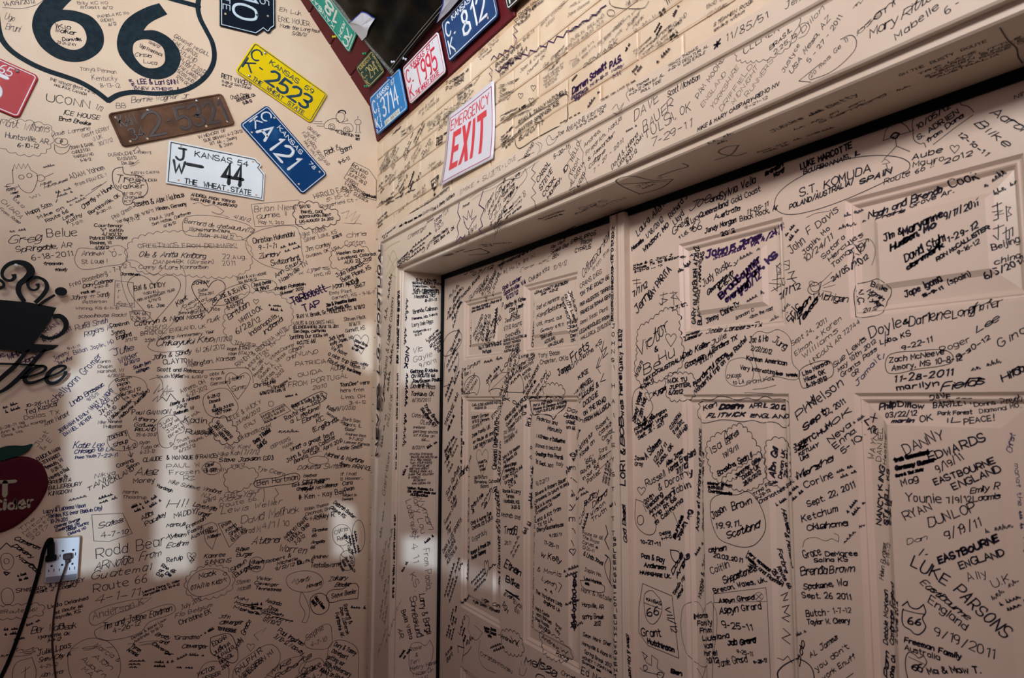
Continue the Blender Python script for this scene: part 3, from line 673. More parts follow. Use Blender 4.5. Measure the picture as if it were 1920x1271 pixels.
def swash(fr, pts, widths, h0, t, name, m, parent):
    P = smooth_poly([fr.px(*p) for p in pts], 5, corner=2.5); n = len(P); sc = fr.scale(*pts[0]); L = []; R = []
    for i, p in enumerate(P):
        d = (P[min(i+1, n-1)]-P[max(i-1, 0)]).normalized(); nn = Vector((-d.y, d.x)); f = i/(n-1)*(len(widths)-1); k = min(int(f), len(widths)-2); wd = (widths[k]+(widths[k+1]-widths[k])*(f-k))*sc/2
        L.append(p+nn*wd); R.append(p-nn*wd)
    V = [fr.O+fr.u*p.x+fr.v*p.y+fr.n*h for h in (h0, h0+t) for s in (L, R) for p in s]; Fs = []
    for i in range(n-1):
        Fs += [(2*n+i, 3*n+i, 3*n+i+1, 2*n+i+1), (i, i+1, n+i+1, n+i), (i, 2*n+i, 2*n+i+1, i+1), (n+i, n+i+1, 3*n+i+1, 3*n+i)]
    Fs += [(0, n, 3*n, 2*n), (n-1, 3*n-1, 4*n-1, 2*n-1)]
    o = mesh(name, V, Fs, m); adopt(o, parent); return o
m_iron = mat('black_iron', (0.004, 0.007, 0.010, 1), 0.6, spec=0.12)
FLc = off(FL, 0.026)
def coffee():
    root = empty('coffee_sign', FL.at(FL.px(20, 610), .02)); tag(root, 'black iron coffee cup sign with curling steam over the word coffee', 'sign')
    S = lambda pts, w, n: swash(FLc, pts, w, 0, .003, n, m_iron, root)
    cup = [(-140, 553), (0, 562), (55, 567), (106, 577), (102, 584), (93, 604), (80.6, 621), (65.5, 640), (63, 645), (111, 647), (101, 655), (83, 660), (63, 661.5), (0, 655), (-150, 646), (-110, 636), (-130, 600)]
    cutout(FLc, [FLc.px(*p) for p in cup], 0, .003, 'cup', m_iron, root)
    S([(46, 566), (35, 548), (37, 533), (50, 522), (58, 510), (52, 498), (37, 492), (20, 494), (8, 503), (4, 515), (10, 524), (20, 526), (27, 521), (26, 514)], [7, 8, 9, 11, 13, 12, 9, 7, 6, 5, 5, 5, 6, 8], 'steam_curl')
    S([(66, 568), (80, 554), (88, 540), (86, 529), (77, 522), (66, 520), (57, 524), (52, 532), (56, 541), (65, 544), (72, 539), (70, 532)], [7, 7, 7, 6, 5, 6, 7, 5, 4, 4, 4, 7], 'steam_curl')
    S([(-12, 560), (-20, 540), (-8, 524), (4, 528), (7, 536), (-2, 541)], [7, 8, 6, 5, 5, 6], 'steam_curl')
    S([(-30, 560), (-40, 530), (-30, 500), (-50, 480), (-70, 500)], [7, 8, 9, 7, 5], 'steam_curl')
    S([(72, 573), (86, 563), (103, 553)], [5, 5, 4], 'spoon'); 
    c = FLc.px(114.5, 546.5); sc = FLc.scale(114, 546); cutout(FLc, [c+Vector((9.5*sc*math.cos(a), 8*sc*math.sin(a))) for a in [k*math.pi/12 for k in range(24)]], 0, .003, 'spoon', m_iron, root)
    S([(99, 594), (112, 593), (122, 601), (124, 612), (117, 624), (104, 632), (90, 634), (76, 629)], [8, 9, 9, 8, 7, 6, 6, 7], 'handle')
    f = lambda pts, w: S(pts, w, 'letter')
    f([(-160, 690), (-140, 668), (-150, 655), (-175, 690), (-170, 715), (-140, 708), (-110, 695)], [3, 6, 5, 7, 6, 4, 4])
    f([(-110, 695), (-95, 690), (-112, 700), (-108, 716), (-90, 712), (-86, 698), (-95, 690)], [4, 5, 6, 6, 6, 5, 4])
    f([(55, 655), (46, 664), (28, 686), (10, 702), (-20, 728), (-40, 738)], [3, 6, 8, 8, 6, 4]); f([(86, 655), (76, 664), (60, 682), (38, 706), (14, 727), (-6, 738)], [3, 6, 8, 8, 7, 4]); f([(-60, 680), (0, 682), (40, 683), (80, 686)], [4, 4, 4, 3])
    f([(38, 709), (58, 705), (78, 698), (86, 691), (82, 686.5), (70, 688), (57, 695), (48, 705), (47, 714), (56, 718), (72, 714), (90, 706)], [4, 4, 4, 5, 5, 6, 7, 7, 7, 6, 5, 4])
    f([(88, 707), (104, 702), (118, 694), (123, 688), (115, 686), (102, 690), (91, 700), (87, 711), (92, 717.5), (102, 718), (114, 711), (122, 702), (123, 696)], [4, 4, 4, 5, 5, 6, 7, 7, 7, 6, 5, 5, 6])
    s = MB(); lathe(s, FLc, FLc.px(30, 498), [(0.0065, 0.003), (0.006, 0.006), (0, 0.007)], 14); h = s.build('nail_head', m_white, root, smooth=True); h['label'] = 'white nail head'
coffee()
def apple():
    fr = off(FL, 0.004); root = empty('apple_sign', FL.at(FL.px(0, 925), .01)); tag(root, 'dark red apple-shaped hot cider sign with green leaf at the left edge', 'sign')
    P = smooth_poly([fr.px(*p) for p in [(0, 866), (25, 857.5), (52, 856.6), (76, 868), (88, 890), (89.7, 907), (86, 922), (67, 953), (33, 983), (0, 998), (-35, 1004), (-75, 985), (-103, 945), (-106, 900), (-90, 870), (-60, 857), (-28, 860)]], 4, True)[:-1]
    if sum(a.x*b.y-b.x*a.y for a, b in zip(P, P[1:]+P[:1])) < 0: P = P[::-1]
    rings(fr, P, [(0.0, 0), (-0.001, .005), (0.0, .010), (0.003, .013), (0.008, .0145)], 'apple_body', mat('apple_red', (0.060, 0.002, 0.010, 1), 0.55, col2=(0.035, 0.002, 0.020, 1), nscale=4, spec=0.12), root)
    Q = smooth_poly([fr.px(*p) for p in [(-45, 862), (-20, 848), (9, 836.5), (27, 834.6), (45, 835), (60, 831.7), (62.5, 834), (49, 848.5), (19.5, 859), (0, 863)]], 4, True, 1.4)[:-1]
    if sum(a.x*b.y-b.x*a.y for a, b in zip(Q, Q[1:]+Q[:1])) < 0: Q = Q[::-1]
    rings(fr, Q, [(0, .013), (0, .017), (0.002, .019)], 'leaf', mat('leaf_green', (0.004, 0.032, 0.026, 1), 0.55, spec=0.15), root)
    t = MB(); f2 = off(fr, .0145)
    for pts, wd in (([(-14, 903), (10, 903.5), (28, 902)], 6.5), ([(9.5, 904), (9, 928)], 8.5), ([(9.5, 942), (8.5, 954)], 5.5), ([(9.8, 937), (9.9, 938.5)], 5), ([(28.5, 938), (26, 943), (19, 944), (16, 950), (20, 954), (27, 951), (28.5, 937), (30, 953)], 4.5), ([(37, 947), (46, 944), (43, 938), (37, 942), (37, 950), (41, 952.5), (47, 950)], 4.5), ([(53, 938), (54, 950)], 5), ([(54, 943), (58, 937.5), (61, 937)], 4),
                     ([(2, 940), (-5, 938), (-12, 945), (-8, 955), (1, 955)], 5), ([(-32, 905), (-42, 915), (-34, 928), (-24, 916), (-32, 905)], 7), ([(-72, 905), (-70, 930)], 8), ([(-56, 905), (-54, 930)], 8), ([(-72, 917), (-55, 917)], 7)):
        ribbon(t, f2, smooth_poly([f2.px(*p) for p in pts], 4, corner=1.6), wd*f2.scale(0, 920), 0.0004)
    t.build('lettering', mat('dull_cream_letters', (0.30, 0.28, 0.20, 1), 0.6), root)
apple()
# ---- wall outlet with two plugs
def outlet():
    root = empty('wall_outlet', FL.at(FL.px(118, 1047), 0)); tag(root, 'white six-way outlet box screwed to the signed wall', 'outlet')
    c = (FL.px(88, 1009)+FL.px(152, 1004)+FL.px(147, 1084)+FL.px(82, 1091))/4; f = sub(FL, c, 0.0, 0.0)
    w, h = 0.096, 0.147
    pale = mat('outlet_plastic', (0.68, 0.74, 0.82, 1), 0.4)
    rings(f, round_rect(w+.004, h+.004, .004, 3), [(0, 0), (0, .012), (.001, .013)], 'back_box', mat('aged_plastic', (0.42, 0.33, 0.22, 1), .5), root)
    rings(f, round_rect(w, h, .005, 3), [(0.001, .012), (0, .014), (0, .023), (.0015, .0255), (.004, .026)], 'cover', pale, root)
    b = MB(); g = off(f, .0262); b.add([g.at((-w/2+.003, -h/2+.003)), g.at((w/2-.003, -h/2+.003)), g.at((w/2-.003, -h/2+.021)), g.at((-w/2+.003, -h/2+.021))], [(0, 1, 2, 3)]); o = b.build('lower_strip', mat('grey_plastic', (0.24, 0.25, 0.31, 1), .5), root); o['label'] = 'grey strip along the bottom'
    for r in range(2):
        for k in range(3):
            x = -w/2+.018+k*.0300; y = .022 if r == 0 else -.026; b = MB()
            b.add([g.at((x-.0085+i, y-.011+j), 0.0002) for i, j in ((0, 0), (.0025, 0), (.0025, .009), (0, .009))], [(0, 1, 2, 3)]); b.add([g.at((x+.006+i, y-.011+j), 0.0002) for i, j in ((0, 0), (.0025, 0), (.0025, .010), (0, .010))], [(0, 1, 2, 3)])
            lathe(b, g, (x, y+.009), [(.0036, .0002), (.0, .0003)], 12); b.build('socket_slots', m_black, root)
outlet()
def tube(name, pts, r, m, parent, seg=8):
    P = [Vector(p) for p in pts]; Q = []
    for i in range(len(P)-1):
        p0, p1, p2, p3 = P[max(i-1, 0)], P[i], P[i+1], P[min(i+2, len(P)-1)]
        for k in range(5):
            t = k/5; Q.append(0.5*((2*p1)+(p2-p0)*t+(2*p0-5*p1+4*p2-p3)*t*t+(3*p1-p0-3*p2+p3)*t*t*t))
    Q.append(P[-1]); V = []; Fs = []; up = Vector((0, 1, 0.01))
    for i, q in enumerate(Q):
        d = (Q[min(i+1, len(Q)-1)]-Q[max(i-1, 0)]).normalized(); s = d.cross(up).normalized(); t = s.cross(d)
        for k in range(seg): a = 2*math.pi*k/seg; V.append(q+(s*math.cos(a)+t*math.sin(a))*r)
    for i in range(len(Q)-1):
        for k in range(seg): Fs.append((i*seg+k, i*seg+(k+1) % seg, (i+1)*seg+(k+1) % seg, (i+1)*seg+k))
    o = mesh(name, V, Fs, m, None, True); adopt(o, parent); return o
def wp(x, y, h): f = off(FL, h); return f.at(f.px(x, y))
def cords():
    root = empty('power_cord', wp(98, 1030, .03)); tag(root, 'thick black power cord and plug in the upper left socket', 'power cord', 'cords plugged into the outlet')
    f = off(FL, .026); b = MB()
    rings(sub(f, f.px(96, 1045), 0.05), round_rect(.032, .018, .004, 3), [(0, 0), (0, .022), (.003, .026)], 'plug_base', m_black, root)
    rings(sub(f, f.px(96, 1030), 0.05), round_rect(.021, .052, .006, 3), [(0, 0), (0, .024), (.004, .030)], 'plug', m_black, root)
    tube('cord', [wp(97, 1020, .045), wp(96, 1011, .048), wp(89, 1016, .05), wp(81, 1036, .045), wp(75, 1062, .035), wp(62, 1108, .02), wp(42, 1170, .015), wp(18, 1235, .015), wp(-8, 1290, .015), wp(-40, 1360, .02), wp(-60, 1500, .02)], .0062, m_black, root, 10)
    root = empty('power_cord', wp(127, 1045, .03)); tag(root, 'thin brown lamp cord and plug in the middle socket', 'power cord', 'cords plugged into the outlet')
    br = mat('brown_rubber', (0.030, 0.010, 0.012, 1), 0.45)
    rings(sub(f, f.px(127, 1042), 0.05), round_rect(.027, .020, .005, 3), [(0, 0), (0, .014), (.003, .018)], 'plug', br, root)
    rings(sub(f, f.px(127, 1050), 0.05), round_rect(.014, .016, .004, 3), [(0, .002), (0, .012), (.003, .015)], 'plug_neck', br, root)
    tube('cord', [wp(126, 1048, .034), wp(125, 1054, .038), wp(121, 1068, .042), wp(113, 1092, .040), wp(105, 1125, .030), wp(100, 1165, .022), wp(98, 1205, .018), wp(102, 1250, .016), wp(106, 1290, .016), wp(112, 1400, .016)], .0032, br, root, 8)
cords()
# ---- highway shield painted on the wall
s = MB()
doodle(s, FL, [(-8, -10), (-6, 30), (0, 66), (12, 86), (30, 102), (60, 120), (90, 133), (120, 143), (150, 154), (178, 170), (203, 189)], 9.5); doodle(s, FL, [(203, 189), (222, 178), (250, 173), (290, 175.5), (330, 173), (358, 164), (382, 147), (397, 126), (402, 105), (398, 80), (386, 56), (375, 34), (371, 14), (374, -12)], 9, h=0.0006)
doodle(s, FL, [(280, -15), (325, -1), (350, 6), (372, 12)], 9, smooth=False, h=0.0008)
def filled(mbx, outer, hole, closed_smooth=True):
    O_ = smooth_poly([FL.px(*p) for p in outer], 4, True, 1.0)[:-1]; H_ = smooth_poly([FL.px(*p) for p in hole], 4, True, 2.0)[:-1]
    L_ = [[Vector((p.x, p.y, 0)) for p in O_], [Vector((p.x, p.y, 0)) for p in H_]]; allp = O_+H_; V = [FL.at(p, .0004) for p in allp]; Fs = []
    for t in geometry.tessellate_polygon(L_):
        a, b, c = (allp[i] for i in t)
        if (b-a).x*(c-a).y-(b-a).y*(c-a).x < 0: t = (t[0], t[2], t[1])
        Fs.append(tuple(t))
    mbx.add(V, Fs)
filled(s, [(168, -62), (185, -40), (150, -14), (128, 6), (117, 18), (133, 19), (151, 23), (171, 31), (185, 45), (193, 60), (195, 78), (190, 93), (176, 106), (156, 115), (131, 116), (108, 110), (88, 98), (73, 83), (63, 63), (60, 45), (66, 22), (84, -2), (108, -26), (138, -50)],
       [(94.5, 63), (97, 50), (106, 41.5), (121, 38), (141, 41.5), (154, 50), (161, 63), (162, 76), (156, 87), (143.5, 93), (128, 92), (111, 84), (99.5, 74)])
filled(s, [(298.5, 6), (314, 27), (290, 38), (277, 47), (269.5, 57), (290, 57), (310, 65.5), (325, 78), (335, 93), (339, 108), (336, 123), (327.5, 137), (312, 146), (295, 149), (275, 146), (254, 136), (237, 121), (224, 103), (219, 83), (223, 60), (234, 40), (252, 25), (277, 12.6)],
       [(249, 91), (252, 80.6), (262, 75), (277, 74), (292, 79), (305, 89), (309, 103), (308.6, 116), (300, 125), (284.6, 128), (269.5, 125), (257, 113), (250.6, 102)])
o = s.build('painted_shield', m_shield, wall_left); o['label'] = 'thick black highway shield outline with 66'
# ================================================================== THE WRITING
# per surface: x0 y0 x1 y1 (ends of the first baseline in the photograph) cap-height, pen weight + ink, words; | starts the next line
TEXT = r'''
@L
8 12 66 5 9 2m 14/09/2012
8 34 27 38 13 1g Ugo|Bruni
146 8 202 8 6 1m Billy KC MO|Rtalatt 8/12
184 34 242 26 6 1m PAMELA KC MO|RIDEN|   8/12
104 52 132 54 8 2k IKia
103 60 142 65 8 2k Walker
117 77 153 76 7 2k Danville,
107 81 143 87 5 1k 23-21-12 KY
277 80 298 90 5 1m 13/8/12
262 88 303 106 7 1k Ugo Francesca
252 105 284 108 7 1k Cinzia
269 118 294 122 7 1k Luca
325 70 390 106 7 1m GRAEME McGILL|FAE LARGS|  SCOTLAND|   12TH OCT 2012
341 119 381 148 6 1m STEF CAGGANI|FAE LARGS|SCOTLAND|  12TH OCT
150 132 218 138 8 1g Tonya Penman
173 150 219 151 9 1g Kentucky
189 164 226 165 8 1m 8-13-12
241 150 253 168 6 2p 8/16/12
259 158 334 158 9 3p LEE & Lori SINN
260 168 338 170 6 2p NEW ATHENS, Il.
92 150 178 176 5 1k THE VEINOT BOYS 4-6-12,|   HALIFAX, CANADA
87 188 166 204 15 2k UCONN
179 205 191 209 9 1m 7/12
118 214 186 225 9 2k ICE HOUSE
111 226 169 234 7 2k Bros Breaks
218 202 236 202 10 1m BB
246 192 356 184 10 1m Bernie Wagner Jr.
415 146 472 162 8 2k RETT VINCENT
416 154 470 168 4 1k 5-28-12 SAN DIEGO|6-6-12
433 186 468 180 8 1k Chuck Casey
445 191 479 180 6 2k RIVERSIDE, CA|   5-28-12
0 236 92 248 14 1m Matt Williams
10 257 92 271 10 2m Huntsville, AR.
33 275 72 278 8 2k 6-10-12
97 256 168 243 8 1g Louis Lorraine
155 258 206 243 8 1g Geoff DERBY|    :) UK|     30/7/12
133 280 176 273 6 1k JOHN & DARK|CARLETON|WARSAW MO|   5-16-12
204 293 284 287 6 1m DUSSOUCHET Thierry|    10/03/2012|      Bm Bm
373 260 424 247 6 1k IN MEMORY OF|  SUE BEHAN 4-2-2012|     RT 66 - Jimmy|         & John
524 20 565 30 8 1g Eh Luk
522 39 580 50 10 1m ERIC MOUER
525 51 598 62 7 1m Made the Long haul|     5/28/12
628 248 662 257 6 2k -W. Dan Kin
666 256 674 257 4 2k THE|SET
611 293 628 284 11 2k Rick
632 282 638 277 8 1k &
640 289 660 279 10 2k Sherri
636 308 656 299 7 2k 9-5-11
576 240 597 258 6 1g GRAEME|  McGILL
566 250 614 311 6 1g FAE LARGS, SCOTLAND
569 266 598 302 5 1g HAIL WALL ??
659 311 688 328 6 1k RICHARD|SPILLER|JUNE 2012| FROM|EASTBOURNE|EAST SUSSEX
682 367 705 372 4 3k DIMMAR
12 359 30 356 5 1k Kathy| West|  Allis
58 373 75 367 6 1m WI
76 349 95 342 5 1k Mike|Milwaukee
0 378 38 410 8 1m CHIARA
-2 392 36 420 6 1m From Rose
22 372 42 390 5 1m 10.8.12
52 404 98 385 8 2k Happy 50th
100 384 106 376 10 2k !
73 411 120 391 6 2k Mike on
87 417 128 398 7 2k Route 66
119 413 138 403 6 2k Love
127 420 154 404 7 2k Kathy
136 424 155 416 5 1k 7-12-11
133 336 196 317 10 2m ADAM Yohom
142 350 200 330 7 1m from FRANCE !
217 340 262 343 14 2k Tres
219 354 270 353 9 2k Walker
231 365 264 364 5 1k 8/13/12|Danville|KY
247 326 300 325 5 1m KEVIN CANNA| DBC|  THUNDER
155 392 213 351 8 2k Charity M Hurst
168 402 226 368 7 2k Bartlesville, OK
182 403 208 391 5 1k 8-30-11
250 389 346 369 10 2k Jascha & Alex Neuhaus
294 395 350 385 7 2k Minden, Germany
213 412 248 392 9 1m Phil Green
220 419 288 397 6 1k Verdigris, OK 9/10/11
240 419 262 411 6 1k 7-7-12
282 415 325 402 6 1k Paul A. Ward|San Mateo, California|     5/16/12
177 425 228 425 6 2k Courtenay|  "w" Keith|   4/30/12
169 449 240 448 6 2k Patricia Rae Cooper|Rosinee, WI|  4/30/12
15 457 78 450 16 2k Greg
88 445 143 443 16 2k Belue
30 472 134 464 10 2k SpRingdale, AR
60 487 137 480 11 2k 6-18-2011
82 498 118 496 6 2k freeman
103 509 126 507 6 2k family
153 480 195 478 9 1k Andrew
153 494 201 494 8 1k St. Louis !
259 464 444 464 8 1m GREETINGS FROM DENMARK!
260 481 385 484 10 2m Ole & Anita Kimborg
418 485 462 485 8 1m 22.Aug.|2011
287 494 400 494 7 1m DANMARK (Gorsein)
260 504 390 504 7 1m Conny & Lars Konradsen
132 539 238 502 9 1k Fred Rosenberg - 7-7-12
156 540 214 528 8 2k Dan-Coerper
176 541 202 537 4 1k 4-30-10
153 551 178 548 5 3k rock on
133 562 206 556 9 1k Johnny -n- Sandy
155 569 200 568 6 1m Patterson
142 580 222 580 5 1m Whiting, KS 6-11-10
147 596 236 593 7 1k schoolhouse Rock!!
142 620 202 604 10 1b Rudd Smith|  Rogers Ar.
219 538 224 538 7 1m E|r|i|c
216 573 248 573 5 1m 7-25-12
226 516 262 517 5 2k Jonathan
252 545 310 537 9 2k Bill & CINDY
270 553 300 547 5 1k WORNELL
258 566 328 545 5 1k 19th ANNIVERSARY YEAR
280 567 302 562 5 1k 6/19/12
277 577 308 575 6 2k St. Joe
247 589 274 591 7 1k MOR 66|7-29-12
362 533 392 532 6 2k JOHNNY
372 548 390 545 5 1k Sister|27/6-2011
333 575 352 560 9 2k Kent
346 578 374 560 5 1k Debbi|Nurray|6-30-12
368 584 412 582 6 1k VICKI Tobo
336 589 384 587 6 1m Bennington KS
252 611 382 594 9 2k Cathryn & Nigel Moody
272 621 312 616 8 1k 5/25/12
264 630 385 614 7 1k BRISTOL, ENGLAND, UK
272 641 402 624 6 1k 25th Wedding Anniversary Year
207 614 242 608 8 2k Cameron
209 628 234 623 8 2k Jones
219 636 247 630 8 2k England
234 641 257 637 6 1k 7/7/12
358 367 440 381 5 2k ANDREA FROM TORINO|WAS HERE !!! 20/08/2012
438 408 468 416 7 1m 4/30/12
345 418 475 436 8 1m Bernard de chateaudun(72)
355 432 430 437 7 1m Michel Marie-Claire|    Potin  24 Mai 12
477 397 555 393 11 1m Brian Niemi
481 410 537 405 9 1m Gurnee, Il
485 419 533 420 6 1m May 11, 2012
563 391 582 389 6 2k DAVID
565 400 606 399 5 2k FRATEL, COOL
562 409 620 405 5 2k BURTON-UPON-TRENT
562 418 625 412 5 2k UK-AUGUST 24 2012
590 372 668 355 10 1k HAROLD EASLEY
612 378 655 368 7 1m 5-15-12
602 390 670 376 6 1m Ridgefield Ct -
566 446 612 431 10 1m Mike Kolbek
571 454 632 437 8 1m Silver Lake, KS
624 448 641 442 5 2k 3/28/11
650 445 686 441 9 1g China
646 460 684 457 9 1g Canton
573 472 620 461 9 1k Jim Conley
575 483 638 466 6 1k Owasso, OK, USA
475 457 552 443 10 2k Christian Hukendahl
485 469 518 464 9 2k 9-1-11
486 485 525 480 9 2k Zurich/
508 498 562 486 10 2k Switzerland
518 521 565 490 8 2k Ann Stuart|Nashville TN
560 515 600 505 7 1m w. Lyse
590 519 620 513 6 1k NYC, NO
632 478 682 472 6 2k Heelen Quinn|Loveland, Colorado|  AUG 23, 2012
632 520 683 496 8 2k Julia Gallareth| Belle Plaine, KS|   9-10-11
444 525 500 514 5 1k JOHN & ANN MOORE| RA 06/28/12
476 537 508 531 6 2k Jan & Christa|UK 29/9/12
400 567 462 540 8 2k DR. JOE & JEANNE|      SINGER|     11-03-2012
516 545 572 534 6 2k Philipp Palmstein|  Summer 2012
550 572 612 545 15 4p TaRbobott
570 584 600 572 13 4p TAP
625 543 672 530 9 2k Moon McCall
664 541 685 535 7 2k 1867
618 553 660 547 6 1m Emily Plant|Garnett, KS - 9-16-11
612 575 668 563 6 3k Jim & Pametta Banks|Fort Scott, KS.
558 597 684 577 7 2k RAY W. Brook, Sr. VINELAND, N.J. 8/18/12
551 609 627 606 7 1k LOUIS & DOLORES HALL
550 616 634 614 5 2k (ELEXDEANING) JUNE 13, 2011|San Diego, California
543 636 614 630 7 2k 'Getting Our Kicks on|    ROUTE 66!
617 639 645 630 6 2k Jack Long|Kelly Joplin, MO.|    2011
645 602 685 597 7 1k Steven Plack|   8/16/11|Garnett, KS
429 599 468 573 11 2k Britton
450 606 492 580 9 2k WHITLOCK
445 627 490 602 11 2k 6/28/12
470 631 522 592 9 2k Indianapolis,
495 628 530 600 9 2k Indiana
388 605 412 600 9 1k nulk
83 625 111 608 8 2p IRAN
82 641 92 636 8 2p RY
94 641 133 618 8 2p 5/13/2011
-12 674 10 668 7 2p YORKS
15 673 52 661 11 4p WHAT
40 684 72 672 8 3p Horhi
127 656 150 650 5 1b 9-1-11
101 677 130 664 9 1b Jeremy
107 685 138 673 7 1b Jennifer
139 665 215 643 8 1b Billian Joplin, MO
213 668 250 655 13 2b Julie
224 681 260 667 10 2b Wilder
234 685 262 677 6 2b 6/30/12
250 692 282 681 6 2b South lyon|michigan
292 649 398 641 11 2k Chikayuki Kito
400 642 436 638 8 1k 7/7/2012
285 674 358 663 9 2k John & Sandy
368 660 422 654 9 1k 6/26/2012
306 683 360 680 9 2k CLAYTON
350 688 441 674 9 1k Wellington, Kansas
294 695 380 699 7 2k Scott and Rebecca|      Wilder
294 708 388 709 5 1k South Lyon, MI. 6/30/12
426 657 468 655 6 1k Ralph & Riku|Milan (ITALY)
440 645 478 650 6 1k 7/26/2012
182 681 206 680 6 1k Karen|Chapin|Marshall, WI|    4/30/12
103 758 192 668 13 2b Shellyann Gromer
48 763 90 756 6 2k 10-26-11
48 777 106 761 10 2k Ted Kasica
46 787 112 776 8 1k Dallas TX
85 800 130 778 10 1k Anne Manset
0 806 46 793 5 1k 5-28-11 ag|Ann & Mulu Kanga|Oma, Wa.
134 762 195 722 9 2b Linda Brassac
166 753 186 740 7 1b 9/15/11
218 717 246 708 6 2k Robyn|Ryan|Rich|6/30/12|WA (state)
172 770 214 732 8 2b WHAT A NIGHT
184 768 206 750 7 2b PLACE!
188 778 232 740 7 2k JIM & JODIE|1-01-10|NIXA MO
214 784 248 752 6 2k Pam Wheeler
226 786 274 740 6 2k Melbourne Australia
340 737 385 718 8 1k Athens, OH|  6-27-2012
319 761 373 746 6 2k Becky & Miranda|   7-2-12|Belleville, WI
247 777 318 776 8 2k Paul GANNON
250 789 292 790 7 2k Athenry
251 799 290 800 7 2k Galway
251 808 290 808 6 2k IRELAND
255 818 293 817 6 1k 25-6-2012
344 790 387 794 11 2k Kadin
347 812 395 815 11 2k Russell
300 800 325 784 6 1k Judy|Marie|Juaritz, MA|Brett W
205 826 238 813 9 2k Zachary
213 838 240 828 8 2k Shoup
232 845 255 838 8 2k 7-6-12
262 833 280 831 6 1k Ryan|Tulsa OK|6-23-12
137 840 193 838 11 2b Katie Lee
139 850 213 845 8 2b Chicago to LA:
183 858 220 855 7 2b 7-22-11
141 860 180 857 5 2b Pomo Youth
71 864 115 842 7 2k CHUCK & MARY|STEINHARDT|Plymouth, WI|   11-29-11|Having a Ball|     on 66
268 866 303 863 8 2k CLAUDE
313 862 407 858 7 2k & MONIQUE (FRANCE)
312 878 375 875 8 1k PAUL W|Frozen Family|    RZ
385 876 402 872 7 2k Clener|& Gary
253 890 295 890 13 2k Alec
250 906 290 904 9 2k Morey
192 917 252 880 9 2k AUCKLAND
165 921 210 897 8 2k TANIA
177 897 215 889 8 1k Nikya
220 877 250 864 7 2k Coming|   Soon
90 908 133 902 7 2k BRIGHTA|BILLERBURY|KINGDOM
320 836 355 822 6 1k S. Trust|Green Pound, Dr.|  6/25/12
112 812 168 774 7 2b JEREMIAH & EMILY
122 818 172 784 7 2b DANIEL MEYER
70 838 92 810 10 1m Just|& E
315 906 412 926 8 1k Mike Schiewe, Vineland|              N.J.
294 912 322 923 6 2k Hardeigh
230 925 258 926 6 1k Martin|Tholstrup
184 795 228 792 6 1m Mike Nenshel|  Philippines
446 688 540 617 8 1k RANDY & REDONNA WHITE
464 692 516 645 7 1k LEXINGTON, TN
476 695 505 665 6 1k 6-28-12
478 706 525 660 7 1k Roger L. White|Susan A. White|Sardis TN|6-28-2012
527 659 552 648 7 1m Danny|  Gibson|Ohio
554 668 596 663 8 1k NUNO
554 687 612 680 8 1k PATRICIA
560 707 603 697 8 1k GUIDA
541 726 653 708 9 1k FROM PORTUGAL
586 731 612 725 7 1k 2010
620 655 648 667 8 2k We have|a nice trip on|Route 66
665 640 688 650 5 2k Road Bros|welcome|to all
620 696 645 692 12 1k Audy
650 694 676 702 6 2k from Germany
656 680 690 686 5 1m Jordan Mullalay|  Abbott, TX
637 724 692 720 7 2k "RanDee" were
639 736 682 733 7 1k here from
640 747 684 746 7 1k Lima, OH
654 758 686 757 6 1k 3-4-12
429 715 457 708 8 1k Helen
433 733 460 728 8 1k Sonic
476 727 517 718 7 2k Christine|       Winder
488 740 535 732 6 2k 6/30/12 So Lyon, MI
393 705 420 701 6 1k obbi &|from|Germany
390 748 412 742 6 2k 6-28-12|Deneal|  &|Wenzil
400 772 438 760 5 2k LONG JUNES|NEW YORK
427 791 490 756 8 1k LELE & MICKY
444 798 488 770 7 1k 23/06/2012
460 804 481 790 8 1k ITALY
492 783 535 762 4 1k UNITED METHODIST|TOUR 8 AUG 2012|ROUTE 66
548 765 606 742 6 2k Ralph & Sally 8-18-12
536 788 612 747 8 2k Route 66 - TRIP &
545 794 600 765 8 2k a Lifetime!
567 793 600 778 8 2k Elaney|    KC|  (England)
447 827 508 800 9 1k Oklahomcade!
404 792 432 822 6 2k SALLE CARBUNG|JOHN ABERNIKE|DUNN NC
627 771 665 768 8 1k 19/1/2010
612 766 626 772 8 2k Kate
643 788 675 792 6 1k Barb Sam|Aurora, IL|  "Babe"
612 776 652 800 5 1k Gettif Fun 12/9/12
420 842 468 840 7 1m May Kohl
408 855 485 851 9 1k Mike Kohl 7/7/12
411 866 512 862 8 2k Steve Jackson (201)
432 876 458 874 6 1k 1/19/12
478 832 508 808 8 3k Dany 7 Rebbe|Gail KS
545 847 625 815 8 2k What a great town
538 867 630 822 8 2k John & Sandra Callister
552 868 642 828 7 2k Bonita, Calif. April 2010
608 855 680 868 8 2k Michel & Martine|      from FRANCE
633 843 678 840 7 2k Leslie Smith
647 815 685 820 5 1k Andrea Rich|  9-7-2012|Leavno Kansas
557 881 650 876 9 1k Dakota Switzer
482 880 533 892 8 1k Tye Cicero
482 911 558 898 10 2k Ben Hartman
508 842 545 825 6 1m CEPTER'S|     MARK
567 895 592 893 6 1k Isabel|Henriksson
548 912 607 905 6 2k Ed & Jeannie Pascal|   Orange, TX
567 921 632 912 7 2k Kyle McWilliams
560 937 648 925 9 2k # Ken - Kay Bain
638 892 667 890 6 1k If I had|a Hammer...
642 910 660 908 7 2k Cara|Dean
82 962 160 950 7 2b Larry & LaDonna Wilson|   Worden, KS (near Baldwin City)|    10-29-2011
102 990 150 975 5 2b Cmoney Grange|Cambridge, OH
126 997 166 981 5 2b Madge Gurley|Cleland, MO
38 996 66 974 6 1m The|Mitchells|Easton|2017
25 1012 72 1030 8 3k Cameron
22 1024 60 1046 8 3k Dakory
